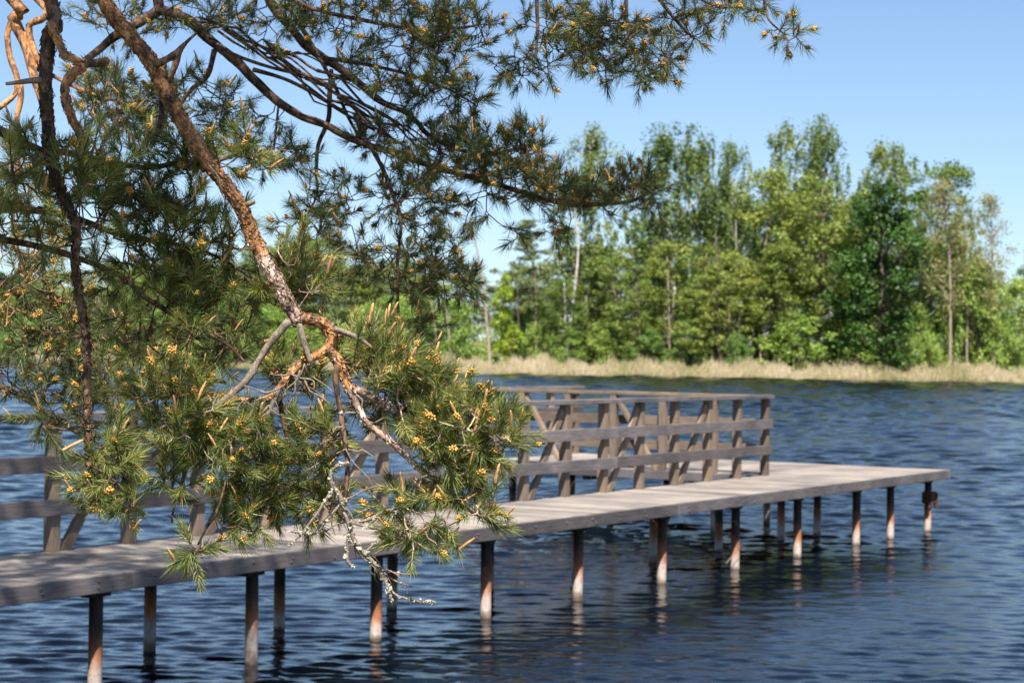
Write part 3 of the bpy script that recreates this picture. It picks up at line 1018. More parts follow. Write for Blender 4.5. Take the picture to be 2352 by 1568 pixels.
def stem(pts, r, mat, label, name="bare_trunk", cat="tree trunk"):
    """bare stems: (u, v) points at one distance"""
    Y = 214.0
    for _ in range(6):
        Y = float(shore_y((pts[-1][0] - 1176) / F_PX * Y)) + 8.5
    w = np.array([P(u, v, Y) for u, v in pts])
    w[-1][2] = 0.1
    base = w[-1].copy()
    o = empty(name, base)
    mb = MB()
    pp, rr = resample((w - base)[::-1], np.linspace(r * 0.85, r * 0.3, len(pts)), 0.6)
    mb.tube(pp, rr, 10, 0.06, seed=int(pts[0][0]))
    mb.build("trunk", mat, o, smooth=True)
    mb = MB(); gg = np.random.default_rng(int(pts[0][0]))
    for k in range(9):
        j = int(gg.uniform(0.35, 0.98) * (len(pp) - 1))
        a = gg.uniform(0, 6.28); L = gg.uniform(0.5, 1.3)
        e = pp[j] + np.array([math.cos(a) * L, math.sin(a) * L, gg.uniform(-0.1, 0.6) * L])
        mb.tube(np.array([pp[j], (pp[j] + e) / 2 + [0, 0, 0.05], e]), np.array([0.035, 0.025, 0.01]), 5)
    mb.build("dead_branch", mat, o)
    tag(o, label, cat)


stem([(1090, 545), (1108, 640), (1118, 740), (1127, 860)], 0.24, BARK['pale'], "pale leaning dead trunk standing in the reeds left of the wood")
stem([(1320, 480), (1328, 560), (1322, 650), (1313, 720), (1303, 790), (1308, 850)], 0.26, BARK['white'], "white curved birch stem, the thicker of the forked pair")
stem([(1296, 650), (1298, 720), (1300, 790), (1306, 850)], 0.18, BARK['white'], "thin white birch stem left in the forked pair")
stem([(1643, 535), (1648, 640), (1650, 740), (1655, 862)], 0.26, BARK['dark'], "dark bare straight stem in the middle of the wood")
stem([(1678, 640), (1675, 740), (1672, 862)], 0.19, BARK['grey'], "grey brown stem right beside the dark bare stem")
stem([(1770, 680), (1762, 740), (1748, 800), (1745, 868)], 0.17, BARK['pale'], "pale thin bent stem left of the large willow shrub")
stem([(1532, 590), (1536, 700), (1540, 840)], 0.17, BARK['grey'], "slender grey stem left of the dark bare stem")
stem([(2226, 640), (2222, 740), (2220, 850)], 0.15, BARK['grey'], "thin grey stem between the bare brown trunk and the tall shrub mass")
stem([(1188, 660), (1192, 760), (1198, 850)], 0.14, BARK['dark'], "thin dark stem right of the bright lime green young tree")
stem([(1022, 690), (1030, 760), (1036, 850)], 0.15, BARK['pale'], "pale stem in the shrubs, right one of two left of the leaning dead trunk")
stem([(990, 690), (1000, 760), (1006, 850)], 0.15, BARK['pale'], "pale stem in the shrubs, left one of two left of the leaning dead trunk")
stem([(1430, 620), (1424, 740), (1420, 850)], 0.15, BARK['dark'], "dark slender stem right of the white forked birch pair")
stem([(1462, 650), (1460, 760), (1462, 850)], 0.13, BARK['grey'], "thin grey stem midway between the white forked birch pair and the dark bare stem")
stem([(1253, 785), (1252, 820), (1253, 856)], 0.16, BARK['grey'], "short broken snag standing in the reeds")

# ------------------------------------------------------------------ foreground pines
class Net:
    """a growing branch network: nodes with parent, radius and limb id"""
    def __init__(s):
        s.pos = []; s.limb = []; s.n = 0

    def add(s, pts, limb):
        s.pos += [np.asarray(p, float) for p in pts]
        s.limb += [limb] * len(pts)


def shoots_mesh(base, dirs, L, N, nl, nw, g, segs=2, dead=0.05):
    """needle tufts: base (n,3), unit dirs (n,3), axis length L (n,), N needles each"""
    n = len(base)
    b = np.repeat(base, N, 0); d = np.repeat(dirs, N, 0); Ls = np.repeat(L, N)
    m = n * N
    sc = np.repeat(g.uniform(0.62, 1.2, n), N)
    f = g.random(m) ** 0.8
    r = g.normal(0, 1, (m, 3)); r -= d * (r * d).sum(1)[:, None]; r /= np.linalg.norm(r, axis=1)[:, None]
    ang = np.radians(g.normal(58, 13, m) - 30 * f ** 2)
    nd = d * np.cos(ang)[:, None] + r * np.sin(ang)[:, None]
    ln = nl * sc * g.uniform(0.75, 1.12, m)
    ok = np.repeat(g.uniform(0.68, 1.0, n), N)              # some tufts are thin, some full
    ln = np.where(g.random(m) < ok, ln, ln * 0.02)
    p0 = b + d * (Ls * f)[:, None]
    bend = (d * 0.22 + r * -0.10 + g.normal(0, 0.10, (m, 3)) + np.array([0, 0, -0.06])) * ln[:, None]
    p1 = p0 + nd * (ln * 0.5)[:, None] + bend * 0.25
    p2 = p0 + nd * ln[:, None] + bend
    wv = np.cross(nd, g.normal(0, 1, (m, 3))); wv /= np.linalg.norm(wv, axis=1)[:, None]
    wv *= nw * 0.5
    tint = np.clip(0.52 + 0.2 * g.normal(0, 1, m) + np.repeat(g.normal(0, 0.2, n), N), 0, 0.93)
    tint = np.where(g.random(m) < dead, g.uniform(0.95, 1.0, m), tint)
    if segs == 2:
        v = np.stack([p0 - wv, p0 + wv, p1 + wv * 0.9, p1 - wv * 0.9, p2], 1).reshape(-1, 3)
        i = np.arange(m)[:, None] * 5
        return v, i + np.array([[0, 1, 2, 3]]), i + np.array([[3, 2, 4]]), np.repeat(tint, 5)
    v = np.stack([p0 - wv, p0 + wv, p2 + wv * 0.25], 1).reshape(-1, 3)
    i = np.arange(m)[:, None] * 3
    return v, np.zeros((0, 4), int), i + np.array([[0, 1, 2]]), np.repeat(tint, 3)


def oct_ell(c, ax, r0, r1):
    """small 8-sided ellipsoid (lobes of a pollen cone)"""
    ax = ax / np.linalg.norm(ax)
    a = np.cross(ax, [0.3, 0.8, 0.5]); a /= np.linalg.norm(a); b = np.cross(ax, a)
    vs = [c - ax * r1]
    for zz, k in ((-0.5, 0.85), (0.4, 0.9)):
        for j in range(5):
            t = 2 * math.pi * j / 5 + zz
            vs.append(c + ax * r1 * zz + (a * math.cos(t) + b * math.sin(t)) * r0 * k)
    vs.append(c + ax * r1)
    T, Q = [], []
    for j in range(5):
        j2 = (j + 1) % 5
        T.append([0, 1 + j2, 1 + j]); T.append([11, 6 + j, 6 + j2])
        Q.append([1 + j, 1 + j2, 6 + j2, 6 + j])
    return np.array(vs), Q, T


def pollen_arrays(seed, lobes=16):
    """a pollen cone cluster along +Z, about 3 cm long"""
    g = np.random.default_rng(seed)
    mb = MB()
    for i in range(lobes):
        f = i / lobes; t = i * 2.4
        out = np.array([math.cos(t), math.sin(t), 0.7])
        c = np.array([math.cos(t), math.sin(t), 0]) * 0.0065 * (1.15 - 0.6 * f) + [0, 0, 0.004 + 0.022 * f]
        v, q, tr = oct_ell(c, out, 0.0036, 0.0058)
        mb.add(v, q, tr, float(np.clip(g.normal(0.55, 0.25), 0, 1)))
    return np.concatenate(mb.v), np.concatenate(mb.q), np.concatenate(mb.t), np.concatenate(mb.tint)


def candle_arrays(seed):
    g = np.random.default_rng(seed)
    mb = MB()
    L = 0.042
    z = np.linspace(0, L, 12)
    pts = np.stack([0.002 * np.sin(z * 60 + seed), 0.002 * np.cos(z * 50), z], -1)
    v, q, t = tube_arrays(pts, np.interp(z, [0, L * 0.3, L * 0.85, L], [0.0022, 0.0031, 0.0027, 0.0012]), 7, 0.22, True, seed)
    mb.add(v, q, t, 0.5)
    tt = np.clip(g.normal(0.55, 0.25, len(v)), 0, 1)
    return v, q, t, tt


POLLEN = [pollen_arrays(s) for s in (1, 2, 3)]
CANDLE = [candle_arrays(s) for s in (4, 5)]
POLLEN_ME = [np_mesh("pollen_cone", a[0], [a[1], a[2]], [M_pollen], True, a[3]) for a in POLLEN]
CANDLE_ME = [np_mesh("candle", a[0], [a[1], a[2]], [M_candle], True, a[3]) for a in CANDLE]


def rot_to(d):
    return Vector(d).to_track_quat('Z', 'Y').to_matrix()


def grow_pine(root_name, base, label, limbs, zones, hidden, needle_mat, seed, zone_defaults, cone_p, trunk_pts, trunk_r):
    """limbs: dict name -> (points (n,3), radii, material, sides, step, noise)
       zones: list of (limb names allowed, ellipse u v ru rv, Y, dY, count, up) ; hidden: world ellipsoids for the unseen crown"""
    g = np.random.default_rng(seed)
    root = empty(root_name, base)
    tag(root, label, "pine tree")
    B = np.asarray(base, float)
    # trunk
    mb = MB()
    pp, rr = resample(trunk_pts, trunk_r, 0.08)
    mb.tube(pp - B, rr, 20, 0.06, seed=seed)
    mb.build("trunk", M_bark_dk, root, smooth=True)
    ids = list(limbs.keys())
    npos, nlimb, nrad, ntan = [], [], [], []
    meshes = {}
    for li, k in enumerate(ids):
        pts, rad, mat, sides, step, nz = limbs[k]
        pp, rr = resample(pts, rad, step)
        j = np.random.default_rng(seed + li)
        wob = np.cumsum(j.normal(0, 1, pp.shape), 0)
        mb = MB()
        mb.tube(pp - B, rr, sides, nz, seed=seed + li * 3)
        if root_name == 'pine_tree' and label.startswith('pine with') and k in FLAKED:
            add_flakes(mb, limbs[k][0], limbs[k][1], B, FLAKED[k], seed + li)
        meshes[k] = (mb, mat)
        st = max(1, int(0.04 / step))
        npos += list(pp[::st]); nlimb += [li] * len(pp[::st]); nrad += list(rr[::st])
    npos = np.array(npos); nlimb = np.array(nlimb); nrad = np.array(nrad)
    # attraction points
    A, Adir, Akind, Aallow = [], [], [], []
    for (allow, u, v, ru, rv, Y, dY, cnt, up) in zones:
        for _ in range(int(cnt * zone_defaults['mul'])):
            a = g.uniform(0, 2 * math.pi); r = math.sqrt(g.random())
            yy = Y + g.normal(0, dY)
            A.append(P(u + ru * r * math.cos(a), v + rv * r * math.sin(a), yy))
            Akind.append(0); Aallow.append(allow); Adir.append(up)
    for (allow, c, rad, cnt) in hidden:
        for _ in range(cnt):
            d = g.normal(0, 1, 3); d /= np.linalg.norm(d)
            q = np.asarray(c) + d * np.asarray(rad) * g.random() ** 0.4
            lim = EYE + (V_HOR + 25) / F_PX * q[1] + 0.16
            if abs(q[0]) < 0.27 * q[1] + 0.15 and q[2] < lim: q[2] = lim + g.random() * 0.2
            A.append(q); Akind.append(1); Aallow.append(allow); Adir.append(0.3)
    A = np.array(A); Akind = np.array(Akind); Adir = np.array(Adir)
    allow_ids = [set(ids.index(x) for x in al) if al else None for al in Aallow]
    # order by distance to the limbs
    def dmin(i):
        dd = np.linalg.norm(npos - A[i], axis=1)
        if allow_ids[i] is not None:
            msk = np.isin(nlimb, list(allow_ids[i])); dd = np.where(msk, dd, 99)
        return dd.min()
    order = np.argsort([dmin(i) for i in range(len(A))])
    cap = len(npos) + len(A) * 8
    XP = np.zeros((cap, 3)); XL = np.zeros(cap, int); XR = np.zeros(cap)
    n = len(npos); XP[:n] = npos; XL[:n] = nlimb; XR[:n] = np.minimum(nrad * 0.6, 0.008)
    sh = {k: ([], [], [], []) for k in ids}        # base, dir, kind, length
    for i in order:
        dv = A[i] - XP[:n]
        dd = np.linalg.norm(dv, axis=1)
        pen = dd + 0.25 * np.clip(-(XR[:n] - 0.0026) * 40, 0, 0.2)
        if allow_ids[i] is not None:
            pen = np.where(np.isin(XL[:n], list(allow_ids[i])), pen, 99)
        j = int(np.argmin(pen)); lim = XL[j]; k = ids[lim]
        p0 = XP[j]; p1 = A[i]; D = np.linalg.norm(p1 - p0)
        big = Akind[i] == 1
        m = max(2, min(7, int(D / (0.05 if not big else 0.25)) + 1))
        t = np.linspace(0, 1, m + 1)[:, None]
        bow = g.normal(0, 0.10, 3) * D + np.array([0, 0, (-0.10 if not big else 0.05) * D])
        path = p0 + (p1 - p0) * t + bow * (4 * t * (1 - t)) + g.normal(0, 0.012, (m + 1, 3)) * (t * (1 - t) * 4) * min(1, D * 6)
        r0 = min(XR[j] * 0.85, 0.0022 + 0.006 * D) if not big else min(0.03, 0.006 + 0.012 * D)
        r0 = max(r0, 0.0021)
        rr = np.linspace(r0, 0.0017 if not big else 0.004, m + 1)
        if D > 0.015:
            rs_p, rs_r = resample(path, rr, 0.03 if not big else 0.2)
            meshes[k][0].tube(rs_p - B, rs_r, 6 if not big else 5, 0.10 if not big else 0, seed=int(i), cap=False)
        XP[n:n + m] = path[1:]; XL[n:n + m] = lim; XR[n:n + m] = rr[1:]; n += m
        td = path[-1] - path[-2]; td = td / (np.linalg.norm(td) + 1e-9)
        d = td * 0.75 + g.normal(0, 0.42, 3) + np.array([0, 0, Adir[i]])
        d /= np.linalg.norm(d)
        s = sh[k]
        s[0].append(path[-1]); s[1].append(d); s[2].append(Akind[i]); s[3].append(g.uniform(0.035, 0.085))
    shown = {'pollen_cone': 0, 'candle': 0}
    bones = {}
    for k in ids:
        for p_, d_, kd_, l_ in zip(*sh[k]):
            if kd_ == 0:
                v, q, t = tube_arrays(np.array([p_, p_ + d_ * l_ * 0.5, p_ + d_ * l_]) - B, np.array([0.0017, 0.0016, 0.0012]), 5, 0, False)
                meshes[k][0].add(v, q, t)
        o = meshes[k][0].build("branch", meshes[k][1], root, smooth=True)
        bones[k] = o
    cand = []
    for k in ids:
        bs, dr, kd, ln = [np.array(x) for x in sh[k]]
        if not len(bs): continue
        o = bones[k]
        parts = []
        vis = kd == 0
        zd = zone_defaults
        if vis.any():
            parts.append(shoots_mesh(bs[vis] - B, dr[vis], ln[vis], zd['N'], zd['nl'], zd['nw'], g, 2, zd['dead']))
        if (~vis).any():
            parts.append(shoots_mesh(bs[~vis] - B, dr[~vis], ln[~vis] * 4, 46, 0.15, 0.0075, g, 1, 0.02))
        off = 0; V, Q, T, TI = [], [], [], []
        for v, q, t, ti in parts:
            V.append(v); Q.append(q + off); T.append(t + off); TI.append(ti); off += len(v)
        fl = [np.concatenate(Q), np.concatenate(T)]
        me = np_mesh("needles", np.concatenate(V), fl, [needle_mat], False, np.concatenate(TI))
        link("needles", me, o)
        for p_, d_, l_ in zip(bs[vis], dr[vis], ln[vis]):
            r = g.random()
            if r < cone_p[0]:
                dd = d_ * 0.8 + np.array([0, 0, 0.35]) + g.normal(0, 0.15, 3)
                cand.append((k, 'pollen_cone', p_ + d_ * l_ * g.uniform(0.7, 1.0), dd, g.uniform(0.5, 1.05)))
                if g.random() < 0.35:
                    cand.append((k, 'candle', p_ + d_ * l_ * 1.0, d_ * 0.5 + np.array([0, 0, 0.7]) + g.normal(0, 0.12, 3), g.uniform(0.5, 1.2)))
            elif r < cone_p[0] + cone_p[1]:
                cand.append((k, 'candle', p_ + d_ * l_, d_ * 0.5 + np.array([0, 0, 0.7]) + g.normal(0, 0.12, 3), g.uniform(0.6, 1.35)))
    # the nearest hundred of each are parts of their own, the rest go into one mesh
    cand.sort(key=lambda c: c[2][1] - 0.4 * c[4])
    rest = {'pollen_cone': MB(), 'candle': MB()}
    for k, nm, p_, d_, sc in cand:
        ms = (POLLEN_ME if nm == 'pollen_cone' else CANDLE_ME); ar = (POLLEN if nm == 'pollen_cone' else CANDLE)
        ix = int(g.integers(0, len(ms)))
        R = rot_to(d_)
        if shown[nm] < 100:
            shown[nm] += 1
            c = link(nm, ms[ix], bones[k])
            c.matrix_local = Matrix.Translation(Vector(p_ - B)) @ R.to_4x4() @ Matrix.Scale(sc, 4)
        else:
            v, q, t, ti = ar[ix]
            rest[nm].add((v * sc) @ np.array(R).T + (p_ - B), q, t, ti)
    for nm, mat in (('pollen_cone', M_pollen), ('candle', M_candle)):
        if rest[nm].n:
            o = rest[nm].build(nm + "s", mat, root, smooth=True)
            tag(o, kind="stuff")
    return root, bones


def limb(pts, Y, r, ext=None):
    """pts: (u, v[, Y]) ; r: radii in picture px at that distance; ext: world points put in front (towards the trunk)"""
    w, rad = [], []
    rs = np.interp(np.linspace(0, 1, len(pts)), np.linspace(0, 1, len(r)), r)
    for p, q in zip(pts, rs):
        y = p[2] if len(p) > 2 else Y
        w.append(P(p[0], p[1], y)); rad.append(q / F_PX * y)
    if ext:
        w = [np.array(e[:3], float) for e in ext] + w
        rad = [e[3] for e in ext] + rad
    return np.array(w), np.array(rad)


def LB(pts, Y, r, mat, ext=None, sides=10, step=0.02, nz=0.10):
    w, rad = limb(pts, Y, r, ext)
    return (w, rad, mat, sides, step, nz)


FLAKED = {'main_hi': 1.0, 'main_lo': 1.5, 'bend': 1.1, 'down': 1.4, 'left_fork': 0.8, 'twist': 0.9, 'right_out': 1.0, 'low_out': 0.8, 'dark_hang': 0.6}


def add_flakes(mb, pts, rad, B, dens, seed):
    """loose bark plates standing a little off the limb"""
    g = np.random.default_rng(seed)
    pp, rr = resample(pts, rad, 0.004)
    L = np.linalg.norm(np.diff(pp, axis=0), axis=1).sum()
    n = int(L * 2 * math.pi * rr.mean() / 1.5e-4 * dens)
    for _ in range(n):
        i = int(g.integers(1, len(pp) - 1))
        t = pp[i + 1] - pp[i - 1]; t /= np.linalg.norm(t)
        d = g.normal(0, 1, 3); d -= t * np.dot(d, t); d /= np.linalg.norm(d)
        e = np.cross(t, d)
        c = pp[i] + d * rr[i] * g.uniform(0.97, 1.05) - B
        a, b = g.uniform(0.003, 0.010), g.uniform(0.0025, 0.006)
        lift = g.uniform(0.0002, 0.0032); sg = g.choice([-1, 1])
        m = 6
        vs = []
        for q in range(m):
            th = 2 * math.pi * q / m + g.normal(0, 0.2)
            x, y = math.cos(th) * a * g.uniform(0.7, 1.2), math.sin(th) * b * g.uniform(0.7, 1.2)
            vs.append(c + t * x + e * y + d * (lift * (1 + sg * x / a) - y * y / (2 * rr[i]) + 0.0006))
        vs = np.array(vs)
        mb.add(np.vstack([vs, vs - d * 0.0011]), [], [[0, 1, 2], [0, 2, 3], [0, 3, 4], [0, 4, 5], [8, 7, 6], [9, 8, 6], [10, 9, 6], [11, 10, 6]]
               + [x for q in range(m) for x in ([q, (q + 1) % m, 6 + q], [(q + 1) % m, 6 + (q + 1) % m, 6 + q])][:24], 0.5)


# ---- the sharp tree whose limb crosses the picture
TA = (-2.75, 4.3, 0.9)
limA = {
    'main_hi': LB([(240, 0), (300, 85), (345, 140), (372, 195), (410, 265), (440, 315), (480, 375), (530, 440), (562, 495), (582, 545), (606, 592)], 5.0, [16.5, 17, 16, 15.5, 15.5], M_bark_or,
                  [(-2.7, 4.35, 5.3, 0.06), (-2.1, 4.6, 4.9, 0.045), (-1.5, 4.85, 4.2, 0.032), (-1.2, 4.95, 3.72, 0.026)], 26, 0.006, 0.075),
    'main_lo': LB([(600, 583), (612, 605), (628, 632), (645, 665), (662, 698), (680, 728), (690, 740)], 5.0, [16.5, 17.5, 14.5, 14.5, 15.5, 16.5], M_bark_mid, None, 26, 0.005, 0.10),
    'bend': LB([(684, 730), (715, 735), (748, 745), (764, 762), (762, 790), (748, 812)], 5.0, [14.5, 12.5, 12, 12.5, 12.5], M_bark_or, None, 20, 0.006, 0.10),
    'left_fork': LB([(752, 800), (728, 818), (700, 830), (667, 858), (640, 892), (617, 912), (567, 919), (520, 912), (467, 902)], 4.98, [10, 8.5, 7.5, 6, 5, 3.5], M_bark_or, None, 14, 0.01, 0.10),
    'hang_grey': LB([(640, 892), (617, 948), (594, 981), (594, 1044), (604, 1101)], 4.95, [6, 5, 4, 3], M_dead, None, 10, 0.01, 0.12),
    'down': LB([(756, 803), (781, 835), (794, 871), (807, 901)], 5.0, [12.5, 12, 11.5], M_bark_or, None, 20, 0.006, 0.14),
    'right_out': LB([(802, 890), (834, 901), (871, 921), (907, 941), (947, 965), (987, 978), (1047, 991), (1100, 998), (1165, 985)], 5.0, [10, 9.5, 8, 6, 4.5, 3], M_bark_mid, None, 14, 0.008, 0.12),
    'low_out': LB([(805, 895), (814, 918), (827, 945), (847, 975), (881, 1001), (914, 1028), (934, 1048), (954, 1068), (981, 1091), (1014, 1104), (1047, 1144), (1090, 1178), (1132, 1200)], 4.97, [8, 7.5, 7, 6, 4, 2.5], M_bark_mid, None, 14, 0.008, 0.12),
    'hang_dark': LB([(775, 840), (771, 871), (777, 914), (787, 981), (794, 1031), (799, 1064), (794, 1131), (789, 1164), (794, 1198)], 4.94, [7, 6.5, 6, 5.5, 5], M_bark_dk, None, 12, 0.01, 0.12),
    'dead_left': LB([(664, 738), (627, 779), (593, 829), (567, 872), (520, 915), (467, 956), (458, 972)], 4.93, [9, 9, 8, 6, 4], M_dead, None, 14, 0.008, 0.13),
    'dead_mid': LB([(687, 745), (700, 789), (713, 832)], 4.95, [7.5, 7, 6], M_dead, None, 12, 0.008, 0.10),
    'dead_right': LB([(768, 756), (800, 766), (827, 778), (854, 798)], 4.97, [8, 7, 6, 3], M_dead, None, 12, 0.008, 0.13),
    'stub': LB([(566, 470), (584, 463)], 4.99, [6, 5], M_dead, None, 10, 0.006, 0.1),
    'dead_up': LB([(356, 148), (380, 138), (400, 128), (412, 115), (428, 98), (452, 76)], 4.97, [9, 8, 9.5, 4.5, 2.5], M_bark_dk, None, 12, 0.008, 0.14),
    'dead_hang': LB([(411, 118), (402, 150), (388, 185), (374, 225), (371, 265), (362, 300), (346, 338)], 5.05, [9, 8, 7, 6, 5], M_bark_dk, None, 12, 0.01, 0.12),
    'crook': LB([(443, 362), (437, 378), (420, 391)], 4.99, [7, 5, 3], M_bark_dk, None, 10, 0.008, 0.1),
    'dark_hang': LB([(117, 0), (113, 83), (104, 167), (107, 233), (110, 300), (116, 360), (140, 440), (168, 500), (177, 540), (173, 590), (178, 652), (190, 719), (197, 769), (200, 869), (200, 983), (204, 1040), (207, 1075)], 4.7, [16, 16, 15, 14, 10, 9.5, 9.5, 9, 8.5, 6], M_bark_dk,
                    [(-2.7, 4.3, 4.7, 0.05), (-1.9, 4.5, 4.5, 0.035), (-1.25, 4.68, 3.9, 0.022)], 18, 0.012, 0.09),
    'twist': LB([(113, 50), (133, 93), (150, 127), (187, 143), (196, 152), (168, 170), (150, 200), (153, 233), (167, 277), (187, 307), (197, 326)], 4.68, [9, 9.5, 10, 11, 9.5, 8], M_bark_or, None, 16, 0.008, 0.14),
    'twist_stub': LB([(188, 148), (215, 146), (248, 140)], 4.68, [11, 10, 9], M_bark_dk, None, 14, 0.008, 0.10),
    'stub_left': LB([(95, 184), (60, 187), (14, 193)], 4.68, [8, 6, 4], M_dead, None, 10, 0.01, 0.1),
    'inner_a': LB([(60, 330), (150, 350), (250, 372), (340, 385), (420, 372), (500, 370), (570, 335)], 5.14, [9, 8, 7, 6, 5, 3], M_bark_dk,
                  [(-2.6, 4.4, 3.9, 0.03), (-1.7, 4.6, 3.3, 0.02)], 10, 0.02, 0.1),
    'inner_b': LB([(-60, 470), (60, 480), (170, 500), (280, 540), (400, 560), (500, 590), (580, 640)], 5.15, [9, 8, 7, 6, 4, 3], M_bark_dk,
                  [(-2.7, 4.5, 3.3, 0.03), (-1.8, 4.75, 3.0, 0.02)], 10, 0.02, 0.1),
    'inner_c': LB([(250, 620), (330, 680), (430, 740), (520, 790), (560, 830)], 5.05, [6, 6, 5, 3], M_bark_dk,
                  [(-2.7, 4.5, 3.0, 0.02), (-1.9, 4.8, 2.85, 0.014), (-1.3, 5.0, 2.8, 0.009)], 10, 0.02, 0.1),
    'low_mass': LB([(640, 900), (650, 960), (660, 1020), (640, 1090), (620, 1140)], 5.02, [6, 6, 5, 4, 3], M_bark_dk, None, 10, 0.015, 0.12),
    'low_left': LB([(460, 970), (420, 1000), (370, 1030), (320, 1070), (260, 1090)], 4.92, [5, 5, 4, 3], M_dead, None, 10, 0.015, 0.12),
    'drop_tuft': LB([(430, 1010), (425, 1090), (400, 1160), (395, 1200)], 4.9, [3.5, 3, 2.5], M_bark_dk, None, 8, 0.015, 0.12),
    'lone_twig': LB([(207, 1070), (240, 1085), (280, 1120), (300, 1150)], 4.7, [4, 3, 2.5], M_bark_dk, None, 8, 0.015, 0.12),
    'tuft_stem': LB([(520, 1100), (500, 1170), (470, 1220), (455, 1250)], 4.85, [3, 3, 2.5], M_bark_dk, None, 8, 0.015, 0.12),
    # lichen covered dead branch
    'lichen_branch': LB([(797, 1063), (778, 1068), (761, 1081), (762, 1111), (781, 1138), (787, 1161), (801, 1198), (811, 1234), (834, 1268), (864, 1298), (887, 1338), (907, 1364), (934, 1374), (964, 1381), (996, 1381)], 4.92, [4, 4.5, 5, 5.5, 5, 4, 2.5, 1.2], M_dead, None, 10, 0.008, 0.2),
    'lichen_a': LB([(761, 1128), (741, 1161), (714, 1198), (691, 1228), (666, 1251)], 4.9, [4, 3.5, 3, 1.8], M_dead, None, 8, 0.008, 0.2),
    'lichen_b': LB([(781, 1158), (747, 1198), (724, 1224), (690, 1222), (664, 1219)], 4.93, [4, 3.5, 2.5, 1.5], M_dead, None, 8, 0.008, 0.2),
    'lichen_c': LB([(803, 1199), (841, 1194), (881, 1174), (901, 1168)], 4.93, [4, 3.5, 2.5], M_dead, None, 8, 0.008, 0.2),
    'lichen_d': LB([(803, 1199), (840, 1208), (874, 1213), (906, 1201)], 4.91, [3, 2.5, 2], M_dead, None, 8, 0.008, 0.2),
    'lichen_e': LB([(800, 1225), (797, 1262), (797, 1288), (811, 1301)], 4.91, [3.5, 4, 4.5], M_dead, None, 8, 0.008, 0.25),
    'lichen_f': LB([(838, 1270), (855, 1252), (871, 1238)], 4.91, [3, 2.5, 1.5], M_dead, None, 8, 0.008, 0.2),
    'lichen_g': LB([(876, 1310), (904, 1314), (930, 1318), (957, 1318)], 4.93, [2.5, 2, 1.5], M_dead, None, 8, 0.008, 0.2),
    'lichen_h': LB([(880, 1318), (900, 1328), (917, 1338), (947, 1346)], 4.94, [2.5, 2, 1.5], M_dead, None, 8, 0.008, 0.2),
    'lichen_i': LB([(887, 1338), (893, 1352), (897, 1364), (901, 1388)], 4.91, [2.5, 2, 1.2], M_dead, None, 8, 0.008, 0.2),
}
gA = np.random.default_rng(77)
# thin bare grey twigs around the low fork
for i, (u0, v0, u1, v1) in enumerate([(667, 858, 720, 900), (690, 850, 660, 940), (640, 892, 560, 885), (700, 872, 760, 930), (617, 912, 570, 960), (794, 871, 870, 868),
                                      (807, 901, 850, 960), (787, 981, 740, 1000), (794, 1031, 860, 1050), (827, 945, 790, 960), (720, 900, 700, 980), (594, 981, 640, 1010),
                                      (981, 1091, 930, 1130), (954, 1068, 1010, 1050), (430, 330, 470, 300), (460, 390, 430, 470), (480, 380, 520, 470), (594, 1020, 560, 1080), (847, 975, 880, 960)]):
    m = [(u0 + (u1 - u0) * t + gA.normal(0, 7), v0 + (v1 - v0) * t + gA.normal(0, 7)) for t in (0.33, 0.66)]
    limA['bare_twig%d' % i] = LB([(u0, v0)] + m + [(u1, v1)], 4.95 + gA.normal(0, 0.03), [2.6, 2.2, 1.2], M_dead, None, 6, 0.012, 0.15)

for i in range(34):                       # tangle of fine dead twigs under the fork and round the lichen branch
    if i < 20:
        u0, v0 = [(640, 892), (617, 930), (594, 990), (667, 860), (560, 919), (700, 835), (787, 981), (794, 1031)][i % 8]
    else:
        u0, v0 = [(761, 1125), (781, 1150), (801, 1198), (811, 1234), (834, 1268), (864, 1298), (741, 1161)][i % 7]
    an = gA.uniform(0.1, 1.0) * math.pi if i < 20 else gA.uniform(-0.1, 0.9) * math.pi
    Lp = gA.uniform(40, 120)
    pts_ = [(u0, v0)]; 
    for k in range(4):
        an += gA.normal(0, 0.35)
        pts_.append((pts_[-1][0] + math.cos(an) * Lp / 4, pts_[-1][1] + math.sin(an) * Lp / 4))
    limA['fine_twig%d' % i] = LB(pts_, 4.93 + gA.normal(0, 0.04), [2.0, 1.5, 0.8], M_dead, None, 6, 0.012, 0.15)

